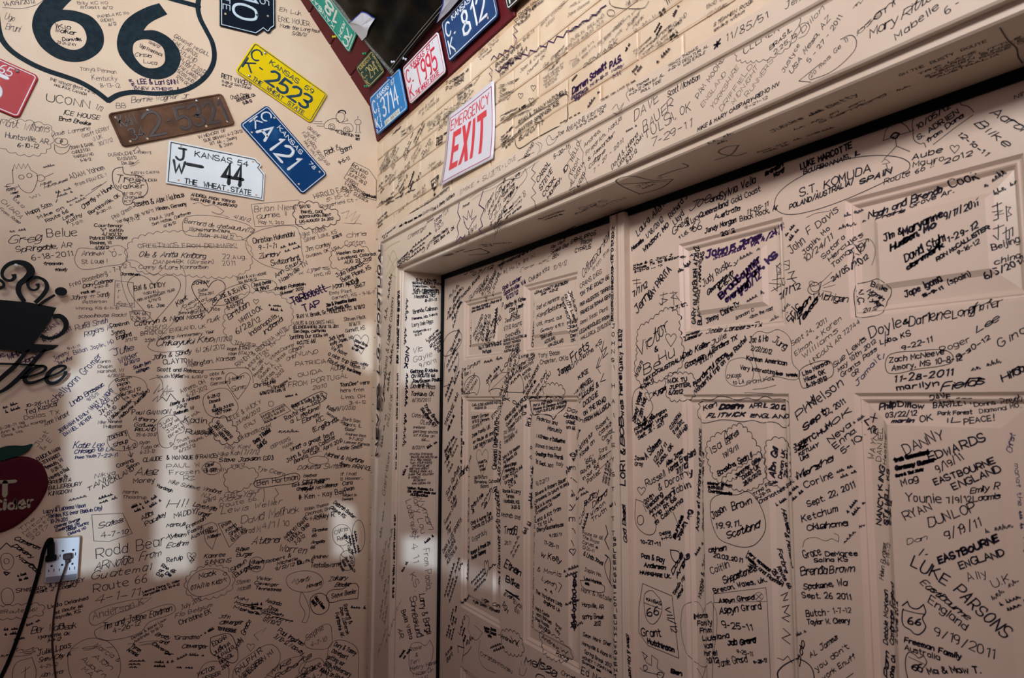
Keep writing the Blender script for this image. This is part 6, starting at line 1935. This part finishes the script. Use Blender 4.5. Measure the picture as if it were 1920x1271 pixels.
DOOD = r'''
@L
1m o 5,14 40,16 68,9 84,-2
1m B 0,232 40,228 90,238 97,252 92,272 72,288 25,284 -8,262
1k o 102,270 104,284 114,289 127,284 132,272
1k o 104,272 112,276 124,276 130,270
E1k 110 264 7 5
E1k 120 266 7 6
E2m 115 265 2 1
1m o 250,283 258,275 262,283 252,288
1m l 240,308 262,304 252,310 244,312 260,300
1k l 590,228 604,228
1k l 588,232 606,232
1k l 594,236 606,237
1k o 607,234 612,228 622,223 632,223 634,228 648,232 657,232 662,240 660,246 650,246
1k o 616,240 628,244 640,244
1k o 607,234 609,240 616,241
E1k 622 238 6 6
E1k 622 238 3 3
E1k 650 244 6 6
E1k 650 244 3 3
1k o 632,228 630,222 632,213 640,211 645,214 646,222 642,229
4k o 634,210 640,207 647,209 648,213
1k o 640,229 652,226 650,222
2k o 636,230 634,226
E1k 671 229 6 5
1k l 671,222 671,218
1k l 669,235 668,246 666,249 676,249 674,246 674,235
1k b 664,304 645,334 678,358 681,369 705,376 706,338 692,318
1k l 24,320 27,308 31,317 35,307 40,317 44,307 48,316 52,307 58,319
1k l 23,318 25,344
1k o 58,319 70,328 68,345 60,360 50,361 40,355 34,346
1k o 25,344 12,347 15,354 24,352 34,350
1k l 8,350 20,349
1k o 68,330 78,328 84,335 76,340 70,338
1k l 84,332 100,325
E1k 40 332 5 4
E1k 55 329 5 4
1m o 160,368 175,358 200,340
2m o 172,356 182,350 190,346
2k c 214,318 230,313 234,326 262,330 277,348 272,366 250,374 246,382 232,382 230,362 217,353 211,335
1m o 362,382 375,380 386,386 400,384 420,396 410,402 395,396 430,408
1m c 150,465 190,468 222,460 238,472 234,492 200,499 155,505 141,492 143,474
E1k 214 476 4 5
1k l 205,470 209,473
1k l 222,478 228,477
1k l 214,466 214,469
1m B 248,455 285,440 350,436 420,436 460,455 470,480 462,505 420,518 330,512 268,508 240,484
1k o 290,462 330,464 370,462 445,465
H1k 289 560 98 88
1g o 225,500 232,545 255,590 300,632 335,590 348,545 344,505 322,490 288,515 260,492 240,488 226,500
H2k 391 556 62 62
1k c 398,572 402,558 432,538 462,533 468,548 450,562 418,572
E1k 495 535 24 11
1m b 216,526 250,530 252,576 214,573
1k c 243,584 262,582 282,586 278,598 250,602
1m c 342,420 352,406 400,405 462,420 478,432 452,450 400,443 350,440
1g b 471,383 560,375 572,420 478,425
1m c 465,445 500,428 552,424 562,440 566,470 568,490 545,506 505,500 478,486 462,465
2k B 558,386 590,382 604,394 628,396 632,412 606,422 566,424 554,404
1k B 628,472 655,464 688,468 688,488 660,500 628,501 622,485
1g l 640,400 655,395 648,410 668,396 658,415 676,402 664,420 640,418 678,420
3k l 605,502 617,500 606,505 618,504
1m B 424,590 440,562 480,550 522,556 545,580 540,612 510,640 470,646 430,636
H1k 480 566 10 9
3p o 545,569 560,560 620,537
1k l 205,657 214,652
1k o 282,640 278,652 300,660 345,657
1k o 380,694 420,692 462,690 472,700 475,718
1m c 205,722 222,708 250,706 270,714 276,734 262,750 238,752 222,740 206,732
2k l 288,738 300,720 296,735 306,728
2k l 300,745 315,722 312,740 322,728 308,735 325,733
2k l 286,752 296,742 294,754 304,744 312,752 320,738 330,750
1k o 280,712 296,708 304,716 306,742
1k c 298,790 322,778 340,792 345,808 332,815 322,836 304,838 296,815
1k c 203,820 238,806 244,822 256,828 256,838 234,845 208,840
2k l 243,846 246,856
2k l 240,852 246,857 249,849
1k c 385,740 422,728 440,748 446,768 428,782 395,780 382,762
2k B 398,792 418,784 436,798 446,822 432,830 412,826 400,808
H1k 446 724 46 50
1k b 487,777 532,757 545,770 497,793
2k c 546,762 575,746 602,734 613,738 608,750 580,762 556,769
1k c 379,876 392,866 412,870 412,884 396,890 382,884
1k B 426,886 450,880 478,884 476,900 452,916 430,916
2k c 478,902 520,895 552,887 562,893 556,904 520,910 490,914 478,911
1k o 494,915 496,925 494,940
1k l 516,915 522,926 514,934 516,944
E1k 597 863 19 8
H1k 677 646 28 36
E1k 508 757 5 5
1k b 172,965 230,962 248,1000 205,1015 176,1014
3k l 0,1030 12,1018 22,1026
1k c 4,1040 18,1038 26,1050 20,1066 8,1068 2,1054
E1k 12 1052 5 5
4k l 8,1072 18,1074 12,1078 8,1074
1m c 172,1148 230,1128 285,1120 262,1135 215,1152 180,1172 168,1166
1m o 210,1140 250,1135 230,1150 268,1128
1k c 180,1180 240,1160 300,1136 325,1134 326,1148 280,1166 262,1186 210,1200 182,1196
E1m 176 1246 50 50
1k c 358,1082 380,1068 412,1068 430,1082 428,1098 400,1112 370,1118 352,1104
1k B 356,1080 384,1064 420,1066 436,1085 428,1106 390,1120 360,1116 350,1098
1k c 28,1246 60,1232 68,1260 62,1290 30,1290
1k l 40,1262 56,1250
1k l 48,1250 46,1282
1k B -12,1140 40,1136 76,1136 78,1150 50,1154 -10,1156
H1k 359 1046 16 20
3k l 356,1042 364,1050 356,1052 364,1042
1k c 380,985 400,980 408,990 404,1012 398,1030 386,1016
1k b 409,982 432,976 451,1004 430,1026
E1k 481 1058 14 14
E3k 561 1054 4 4
E2k 561 1054 2 2
E1m 641 1003 18 20
1k o 636,1022 644,1032 640,1040 650,1048
E1k 672 1005 12 30
1k c 640,1038 655,1032 665,1050 660,1066 645,1068 638,1052
E1k 571 1090 35 20
1k c 564,1111 562,1130 572,1150 566,1166 575,1166 580,1142 568,1112
E2k 599 1132 18 20
2k c 612,1116 622,1106 642,1104 656,1095 670,1096 671,1122 640,1125 618,1129
H1m 470 1214 14 14
1m o 484,1200 476,1190 500,1176 492,1186
2k c 395,1195 428,1188 440,1202 446,1234 436,1243 418,1234 396,1224
1k c 440,1252 470,1226 505,1208 524,1222 520,1248 480,1280 442,1280
1k c 500,1265 535,1238 570,1230 575,1240 545,1275
1k c 572,1202 590,1182 616,1170 622,1188 619,1212 590,1217 574,1212
1k o 612,1290 616,1215 632,1200 662,1208 672,1225 670,1290
1k c 562,1262 565,1245 580,1240 600,1234 608,1250 596,1275
1k c 372,1265 385,1244 410,1240 428,1250 428,1280 376,1285
E1k 14 1118 12 16
@B
3p l 929,130 936,136 940,128 950,126 952,118 962,118 964,108 976,110 978,101 990,104 994,94 1006,97 1012,86 1024,88 1028,77 1038,80 1044,68 1056,70 1062,58 1070,58 1078,50 1084,50 1092,40 1104,38 1110,28 1118,28 1126,16 1136,10
3p l 921,112 926,104 932,110 936,100 944,104 946,94 954,96 958,86 964,90 968,74
3p l 968,72 962,64 970,58 963,50 970,44 964,38 971,34
2p l 918,152 922,144 917,138 923,132 918,126
2k o 1002,231 1020,226
2k o 966,240 1000,214 1035,194 1062,176 1064,200 1062,228 1040,240 1000,262 975,278 967,272 965,255
E1k 1014 222 1 1
H1m 1000 165 9 10
H1m 976 180 9 10
H1m 996 190 9 12
1k o 1142,0 1144,8 1156,14 1180,16 1208,14 1216,2
E1k 1145 24 7 6
1k c 770,404 768,400 800,382 832,358 842,350 842,360 820,372 790,392
3k b 808,340 822,328 819,350 810,354
2p l 1180,0 1178,10
@H
1k o 1024,262 1030,254 1036,262 1046,254 1040,266 1028,272 1024,262
1k o 1148,205 1156,196 1160,206 1170,192 1160,212 1150,212
1m o 1004,268 1012,276 1008,290
1m o 1008,266 1016,272 1012,286
1k o 1176,160 1178,170 1174,176 1180,190
1m l 880,372 900,358 920,350 950,332 980,316 1006,298
@C
4p l 862,376 858,398 863,410 857,425 860,438 854,456 863,444 868,448 872,440
3p o 872,420 868,405 876,412 878,395 882,408 886,392 884,412 894,404 884,420 878,430 870,416
4p l 906,358 898,384 908,392 901,410 905,424 898,430 904,438
2k l 1003,306 997,318 1004,324 996,334 1004,342 998,352 1005,362 996,370 1003,378 1004,390
1k l 1066,268 1070,276 1066,284 1072,294 1064,306 1070,318 1066,330 1072,342 1068,356 1078,350 1076,360
1k l 1080,262 1086,266 1090,262 1086,272 1094,286 1092,300 1098,316 1096,330 1102,344
1k B 1382,92 1392,78 1440,52 1490,26 1497,44 1492,70 1458,100 1420,112 1385,110
1k o 1480,88 1490,60 1505,44 1518,48 1512,64 1498,72
2k o 1498,152 1540,118
2k o 1498,152 1520,154
2k o 1520,150 1560,134 1600,98 1606,78 1596,66 1576,74
2n o 722,470 730,462 740,456 750,452
2n o 726,500 732,480 738,470 744,490 736,510 730,520
2n o 724,520 734,500 744,484 748,492
2n l 728,478 738,500 730,512 742,520
1k o 928,378 932,352 950,338 975,332 985,316 988,330 972,352 960,372 944,388
@S
1m c 1155,340 1180,330 1225,338 1262,336 1240,352 1200,364
1m o 1165,345 1250,340
1m o 1235,330 1270,318 1290,312 1280,306
1m o 1340,300 1370,290 1385,272 1360,276 1348,286 1380,292 1400,286
2m o 1875,52 1890,75 1906,90 1909,105 1917,118
1m o 870,472 900,466 916,474 880,478
1m o 1040,445 1052,438 1062,432 1078,424
@J
1m c 770,1210 785,1204 798,1210 806,1200 812,1215 808,1240 795,1262 775,1262 768,1250
@D
2k o 1656,264 1664,240 1682,229 1698,235 1707,247
2k l 1656,264 1682,254 1707,247 1714,243
5k o 1670,256 1678,249 1686,251 1680,259 1672,258
2k l 1679,258 1681,274 1658,298
2k l 1681,274 1706,284
1k o 1653,304 1660,299 1669,305 1654,308
2k l 1662,308 1664,316 1655,320
2k l 1664,316 1672,320
2k o 1712,246 1712,225 1730,210 1752,200 1775,184
2k o 1712,246 1714,262 1726,270 1732,268 1736,276
2k l 1750,271 1790,240 1824,216
2k o 1792,182 1800,190 1802,196 1816,200 1826,210
2k c 1852,1500 1853,1501
H2k 1790 280 17 15
2k c 1453,388 1460,362 1500,332 1560,306 1620,293 1675,293 1704,304 1704,318 1690,325 1640,350 1580,376 1520,396 1475,402
1k o 1512,408 1530,400 1555,396
2k c 1601,535 1625,526 1642,522 1664,538 1664,552 1656,565 1652,585 1640,592 1604,594 1600,580
2k c 1660,682 1670,664 1720,658 1770,656 1787,668 1780,682 1720,692 1668,700
2k c 1500,695 1520,682 1552,676 1562,686 1560,705 1540,712 1508,728 1500,715
2k c 1528,536 1540,528 1536,545 1524,552 1515,545 1520,534
E2k 1528 538 9 9
E1k 1522 532 5 5
1k l 1540,530 1560,510
1k l 1542,536 1568,522
1k l 1544,540 1566,534
1k l 1543,545 1560,548
2k l 1526,550 1528,570 1512,592
1k o 1592,458 1620,446 1634,460 1634,480 1628,496
3k l 1856,386 1872,378
3k l 1864,378 1866,408 1858,412
2k l 1856,396 1874,392 1860,402 1876,398
3k l 1880,384 1882,412
2k o 1880,386 1888,386 1884,394 1890,400 1882,404
3k l 1858,428 1876,420
3k l 1866,420 1866,448 1858,440
3k l 1874,436 1892,424 1892,440
3k l 1880,424 1880,446 1886,446 1886,430
2k b 1449,498 1456,492 1460,510 1450,514
2k l 1448,496 1460,508 1452,510 1462,496
2k l 1466,492 1480,488 1480,504 1468,508 1466,494 1480,498
2k l 1442,524 1458,520
2k l 1450,514 1450,545 1444,538
2k b 1462,522 1470,520 1472,532 1464,534
3k o 1478,512 1490,508 1484,520 1492,530 1480,540
3k l 1476,524 1494,520
2k l 1436,530 1460,532 1440,545
2k l 1186,526 1200,524
2k l 1188,532 1202,530
2k l 1194,522 1194,540
2k l 1238,554 1252,550
2k l 1244,548 1242,572 1236,568
2k l 1240,560 1252,562 1238,572
2k l 1256,550 1270,548 1258,558 1270,560
2k l 1262,546 1264,572
2k l 1268,554 1276,566
2k B 1196,640 1200,616 1216,606 1236,590 1254,580 1272,592 1272,612 1276,640 1280,662 1276,684 1258,700 1234,712 1202,716 1192,690 1196,664
H2k 1258 638 20 24
2k B 1252,706 1276,702 1298,706 1300,724 1298,740 1276,748 1256,746 1250,726
2k c 1188,738 1200,726 1212,730 1220,750 1224,766 1210,786 1192,794 1186,770
H2k 1217 744 15 16
1k c 1408,640 1420,622 1440,624 1460,618 1482,636 1486,680 1500,700 1492,712 1450,706 1428,716
1m c 1362,690 1370,676 1400,672 1412,690 1408,716 1380,724 1362,712
1k l 1396,736 1450,738
1k o 1412,730 1432,728 1455,722
2k o 1312,748 1330,750 1345,743 1362,745 1380,750 1398,746 1415,750 1430,743 1446,748 1464,748 1476,756 1480,772 1476,796 1462,802 1452,794 1440,791 1428,793 1410,788 1390,791 1370,788 1352,787 1336,790 1316,793 1308,786 1303,782 1302,770 1306,762 1302,757 1312,752
2k B 1325,838 1340,818 1358,812 1384,798 1402,812 1414,832 1424,850 1416,868 1380,892 1345,900 1330,872
2k B 1352,902 1364,892 1400,870 1420,850 1430,866 1430,896 1410,914 1380,916
2k c 1358,806 1357,820 1360,834 1368,830
2k c 1330,945 1345,928 1380,928 1402,922 1424,948 1434,988 1420,1016 1400,1026 1372,1022 1342,1004
1k b 1336,1114 1434,1102 1437,1128 1337,1130
1k l 1336,1130 1334,1290
1k l 1437,1130 1444,1290
E1k 1421 1119 8 8
2k l 1416,1115 1426,1123
2k l 1426,1114 1416,1124
2k B 1436,836 1446,824 1462,826 1474,838 1476,880 1472,905 1460,912 1440,900
1k c 1312,1150 1318,1138 1332,1128 1342,1150 1340,1200 1330,1240 1310,1252 1290,1230 1278,1190 1278,1150 1284,1134 1300,1130 1310,1142
1k l 1300,1255 1320,1290
1k l 1318,1250 1305,1290
3k l 1458,1118 1470,1112 1462,1128 1470,1126
3k l 1460,1140 1472,1136 1464,1150 1474,1156 1460,1160 1472,1168
3k l 1462,1180 1474,1192 1460,1198 1474,1210
2k l 1454,1235 1462,1240 1470,1232 1478,1246
2k b 1205,1094 1260,1117 1273,1234 1215,1210 1198,1186 1198,1140
2k o 1207,1124 1210,1112 1222,1107 1230,1114 1240,1128 1240,1150 1225,1170 1212,1160 1207,1124
2k l 1208,1130 1240,1142
4k c 1257,1031 1272,1034 1275,1042 1268,1054 1260,1046
2k l 1205,1224 1212,1242 1222,1248 1222,1228 1234,1238 1232,1252 1246,1262 1240,1275
3k l 1204,1222 1214,1230 1208,1236
2k l 1200,1252 1206,1258 1240,1266
E3k 1210 1252 4 5
E3k 1238 1266 6 6
2k c 1192,936 1206,942 1222,958 1230,980 1226,1000 1208,1000 1192,980
E3k 1201 975 6 9
2k l 1206,945 1212,960
H2k 1203 921 15 15
2k l 1262,960 1272,984 1278,996
4k o 1460,1290 1455,1260 1480,1240 1500,1236 1522,1252 1528,1280
1k o 1505,1026 1510,1012 1530,1008 1548,1014 1560,1010 1572,1016 1572,1004 1564,1000
4k o 1690,1136 1700,1128 1705,1138 1718,1142 1730,1134 1734,1148 1728,1160 1734,1176 1722,1190 1712,1188 1706,1182 1692,1172 1690,1150 1692,1142
3k l 1693,1144 1716,1150 1731,1152
3k o 1706,1290 1698,1262 1696,1240 1702,1224 1714,1228 1720,1234 1730,1230 1736,1242 1728,1254
2k l 1702,1232 1732,1246
2k o 1560,1290 1600,1262
5k l 988,748 997,744 1005,750 1010,744 1018,742
4k o 990,768 988,752 996,744 1010,750 1016,752 1024,744 1042,742 1054,750 1054,762 1044,774 1036,786 1032,780 1012,776 996,778 989,768
2k c 976,737 1018,1500 1019,1501
2k B 1020,738 1022,726 1040,722 1056,730 1054,742 1040,744
2k c 870,735 872,718 882,706 896,706 900,720 894,740 890,736 876,738
2k c 830,660 834,636 848,622 862,622 866,636 856,656 836,668
2k c 832,725 834,680 840,660 852,654 860,668 858,690 848,716
2k c 950,735 954,700 952,680 960,660 970,660 974,672 968,690 980,712 982,736
1k c 916,735 920,718 938,700 954,698
2k c 918,732 932,728 952,734 950,748 924,748
2k c 1088,1088 1120,1090 1134,1100 1132,1110 1110,1108 1092,1100
2k l 1128,852 1122,862 1146,845
1k o 1124,852 1122,866 1124,880 1146,860
H1k 903 868 22 50
2k l 905,828 903,838
2k l 899,834 903,840 909,832
2k l 1124,650 1130,665 1120,690 1126,700
3k l 1132,640 1128,660 1138,650 1130,672 1140,662
3k l 1124,670 1118,690 1126,686
3k l 1132,700 1126,716 1136,712
5k l 950,1108 958,1112 974,1124
5k l 948,1106 962,1116 972,1118
4k l 1136,985 1140,1000 1134,1012 1142,1030
3k o 1134,1040 1140,1045 1134,1060 1138,1080 1148,1100 1144,1090 1144,1050 1136,1040
2k l 938,1190 934,1190
2k B 940,1186 955,1184 975,1196 980,1220 966,1226 946,1216
2k B 1006,1192 1024,1188 1056,1210 1066,1232 1052,1238 1020,1222
1k o 975,1252 974,1264 982,1266 988,1252
1k l 977,1240 978,1248
1k l 984,1238 984,1248
2k l 866,1242 871,1212 868,1230 878,1222 884,1212
1m o 872,1152 880,1160 878,1180 892,1200 905,1186 890,1172
1m o 900,1200 898,1230 906,1250 930,1262
H3k 1069 1036 8 12
H3k 911 1066 8 30
3k o 1038,1093 1042,1098 1040,1106
3k o 1046,1092 1052,1098 1046,1110
2k c 1026,890 1400,1500 1401,1501
'''
V_STACK = r'''
M 1149 428 1147 492 6 3k MARKFOLEY
M 1148 500 1148 600 5 3k ARKANSAS-HOMEOWNER
M 1150 612 1149 690 7 2k JOHNS!
M 1150 724 1150 1000 7 2m HAILEYSTITT
M 1153 1010 1155 1268 6 3k SPLEENSUE-COIEUNHLWGWENT
D 1069 852 1068 1020 10 2k emilymil
D 1072 1080 1071 1180 7 4k GABYDOSHAYBABY
D 990 840 991 950 6 2m ROUTE66
'''
# ------------------------------------------------------------------
FE = Frame((0, 2.4965, CZ), (1,0,0), (0,0,1))
FBT = off(FB, 0.0022)
FRM = {'L': (FL, wall_left), 'B': (FBT, wall_right), 'H': (FH, casing), 'C': (FC, casing), 'E': (FE, casing), 'J': (FJ, casing), 'S': (FS, casing), 'M': (FM, post), 'D': (FD, None)}
WT = {'1': 0.95, '2': 1.35, '3': 1.75, '4': 2.3, '5': 3.2}
JOBS = {}; OCC = set()
def job(parent, size, m, mb): JOBS.setdefault(parent.name, []).append((size, m, mb))
def mark(x0, y0, x1, y1, up):
    n = max(2, int(math.hypot(x1-x0, y1-y0)/5)); L = math.hypot(x1-x0, y1-y0) or 1; nx, ny = (y1-y0)/L, -(x1-x0)/L
    for i in range(n+1):
        for j in range(-1, max(1, int(up/5))+1):
            x = x0+(x1-x0)*i/n+nx*j*5; y = y0+(y1-y0)*i/n+ny*j*5; OCC.add((int(x//6), int(y//6)))
def par(fr, x):
    f, p = FRM[fr]
    if p is None: p = door1 if x < 1165 else door2
    return f, p
cur = None
for blk in (TEXT, TEXT2):
    for ln in blk.strip('\n').split('\n'):
        if ln.startswith('@'): cur = ln[1:].strip(); continue
        a = ln.split(' ', 6)
        if len(a) < 7: continue
        x0, y0, x1, y1, h = map(float, a[:5]); code, txt = a[5], a[6]
        f, p = par(cur, x0); m_ = MB(); script = RN.random(); wk = 1.0
        if cur in 'BCH' and h <= 11: h *= 0.74 if cur == 'B' else 0.80; wk = 0.66 if cur == 'B' else 0.78
        elif cur == 'D' and x0 < 1165 and h <= 10: h *= 0.84; wk = 0.82
        elif cur == 'D': h *= 0.96; wk = 1.28
        else: h *= 0.93; wk = 1.08
        write(m_, f, x0, y0, x1, y1, h, txt, WT[code[0]]*wk, jit=0.22+0.25*script, joined=(script > 0.5 and sum(q.islower() for q in txt) > 0.55*len(txt.replace(' ', ''))))
        nl = txt.count('|')+1; L = math.hypot(x1-x0, y1-y0)
        for k in range(nl):
            nx, ny = -(y1-y0)/(L or 1), (x1-x0)/(L or 1); mark(x0+nx*h*1.62*k, y0+ny*h*1.62*k, x1+nx*h*1.62*k, y1+ny*h*1.62*k, h)
        job(p, h*L*nl, INKS[code[1]], m_)
def heart(cx, cy, w, h):
    P = [(0, .62), (.12, .85), (.32, .95), (.5, .72), (.44, .35), (.22, -.1), (0, -.5)]; Q = [(-x, y) for x, y in P[1:-1]][::-1]
    R = P+Q; my = .22
    return [(cx+x*w, cy-(y-my)*h/1.45) for x, y in R]
for ln in DOOD.strip('\n').split('\n'):
    if ln.startswith('@'): cur = ln[1:].strip(); continue
    a = ln.split(); m_ = MB()
    if a[0][0] in 'EH':
        code = a[0][1:]; cx, cy, rx, ry = map(float, a[1:5]); f, p = par(cur, cx)
        if a[0][0] == 'E': pts = [(cx+rx*math.cos(t*math.pi/6)*(1+.05*math.sin(t*2)), cy+ry*math.sin(t*math.pi/6)) for t in range(12)]; doodle(m_, f, pts, WT[code[1-1]], True, True, corner=3)
        else: pts = heart(cx, cy, rx, ry); doodle(m_, f, pts, WT[code[0]], True, True, corner=1.4)
        sz = rx*ry
    else:
        code, k = a[0], a[1]; pts = [tuple(map(float, q.split(','))) for q in a[2:]]
        if max(q[1] for q in pts) > 1450: continue
        f, p = par(cur, pts[0][0])
        doodle(m_, f, pts, WT[code[0]], k in 'cbB', k in 'ocB', 13.0 if k == 'B' else 0.0, corner=1.6); sz = 800
    for q0, q1 in zip(pts, pts[1:]): mark(q0[0], q0[1], q1[0], q1[1], 3)
    job(p, sz, INKS[code[-1]], m_)
for ln in V_STACK.strip().split('\n'):
    a = ln.split(' ', 7); x0, y0, x1, y1, h = map(float, a[1:6]); s = a[7]; f, p = par(a[0], x0); m_ = MB(); n = len(s)
    for i, c in enumerate(s):
        t = i/max(1, n-1); x = x0+(x1-x0)*t; y = y0+(y1-y0)*t; write(m_, f, x-h*.35, y+h*.5, x+h*.35, y+h*.45, h, c, WT[a[6][0]], slant=0)
    job(p, 500, INKS[a[6][1]], m_)
# small illegible scribbles that fill the gaps between the readable ones
rs = random.Random(12)
def filler(fr, n, poly, hs, ang, ink, wt, tries=4000):
    f0 = fr
    placed = 0
    def inside(x, y):
        c = False; j = len(poly)-1
        for i in range(len(poly)):
            xi, yi = poly[i]; xj, yj = poly[j]
            if (yi > y) != (yj > y) and x < (xj-xi)*(y-yi)/(yj-yi)+xi: c = not c
            j = i
        return c
    xs = [p[0] for p in poly]; ys = [p[1] for p in poly]
    for _ in range(tries):
        if placed >= n: break
        x = rs.uniform(min(xs), max(xs)); y = rs.uniform(min(ys), max(ys)); h = rs.uniform(*hs); L = rs.uniform(18, 46)*h/6; a = rs.uniform(*ang); nl = rs.choice((1, 2, 2, 3))
        dx, dy = math.cos(a), -math.sin(a); ok = True; cells = []
        for i in range(5):
            for j in range(nl*2+1):
                px_, py_ = x+dx*L*i/4-dy*0+(-dy)*(j-1)*h*.8*0, y+dy*L*i/4; px_ += (-dy)*0; nx, ny = -dy, dx
                px_ = x+dx*L*i/4+nx*(j-1)*h*.8; py_ = y+dy*L*i/4+ny*(j-1)*h*.8
                if not inside(px_, py_) or (int(px_//6), int(py_//6)) in OCC: ok = False; break
                cells.append((int(px_//6), int(py_//6)))
            if not ok: break
        if not ok: continue
        OCC.update(cells); placed += 1
        f, p = par(fr, x); m_ = MB()
        lines = []
        for k in range(nl): lines.append(''.join(rs.choice(('~~~ ~~', '~~ ~~~', '~~~~~', '~~~~ ~', '~ ~~~~'))))
        write(m_, f, x, y, x+dx*L, y+dy*L, h, '|'.join(lines), wt)
        job(p, 1, INKS[rs.choice(ink)], m_)
# keep the fillers off the signs and plates
for (ax, ay, bx, by) in ((0, 0, 410, 195), (0, 105, 85, 225), (415, 0, 512, 78), (438, 75, 620, 236), (440, 190, 612, 370), (198, 175, 445, 282), (306, 262, 500, 382), (0, 490, 132, 740), (0, 828, 95, 1005), (75, 1000, 160, 1095), (828, 148, 934, 355)):
    for i in range(int(ax//6), int(bx//6)+1):
        for j in range(int(ay//6), int(by//6)+1): OCC.add((i, j))
filler('L', 75, [(4, 520), (690, 600), (684, 1268), (4, 1268)], (4.5, 7), (-0.1, 0.65), 'kkmm', 1.3, 9000)
filler('L', 26, [(4, 230), (700, 370), (690, 640), (4, 560)], (4.5, 6.5), (-0.1, 0.5), 'mmkg', 1.1, 5000)
filler('B', 40, [(712, 280), (1140, 0), (1290, 0), (1290, 90), (1060, 235), (715, 435)], (3.5, 6), (0.6, 1.15), 'mkgm', 1.1, 6000)
filler('C', 12, [(725, 460), (1100, 250), (1600, 30), (1580, 100), (1100, 360), (740, 500)], (4, 6), (0.3, 1.0), 'mg', 1.2)
filler('C', 16, [(723, 480), (741, 505), (729, 1265), (708, 1265)], (5, 8), (1.25, 1.5), 'kkm', 1.3)
filler('J', 20, [(756, 520), (824, 525), (816, 1265), (744, 1265)], (4, 7), (0.0, 1.3), 'km', 1.3)
filler('D', 60, [(836, 525), (1140, 420), (1150, 1268), (824, 1268)], (5, 8), (0.2, 1.3), 'kkkm', 1.4, 8000)
filler('D', 34, [(1188, 400), (1620, 240), (1620, 1268), (1196, 1268)], (6, 9), (0.1, 1.1), 'kkm', 1.4, 8000)
filler('D', 6, [(1620, 240), (1918, 130), (1918, 1268), (1620, 1268)], (8, 12), (0.2, 0.7), 'kkm', 1.5, 2000)
for pn, jobs in JOBS.items():
    p = bpy.data.objects[pn]; jobs.sort(key=lambda j: -j[0])
    for sz, m, mb_ in jobs[:285]: mesh('inscription', mb_.v, mb_.f, m, p)
    rest = {}
    for sz, m, mb_ in jobs[285:]: rest.setdefault(m.name, (m, MB()))[1].add(mb_.v, mb_.f)
    if rest:
        V = []; Fs = []; idx = []; ms = []
        for k, (m, b) in enumerate(rest.values()):
            n = len(V); V += b.v; Fs += [tuple(i+n for i in f) for f in b.f]; idx += [k]*len(b.f); ms.append(m)
        o = mesh('small_handwriting', V, Fs, ms[0], p); [o.data.materials.append(m) for m in ms[1:]]
        for q, k in zip(o.data.polygons, idx): q.material_index = k
        o['kind'] = 'stuff'
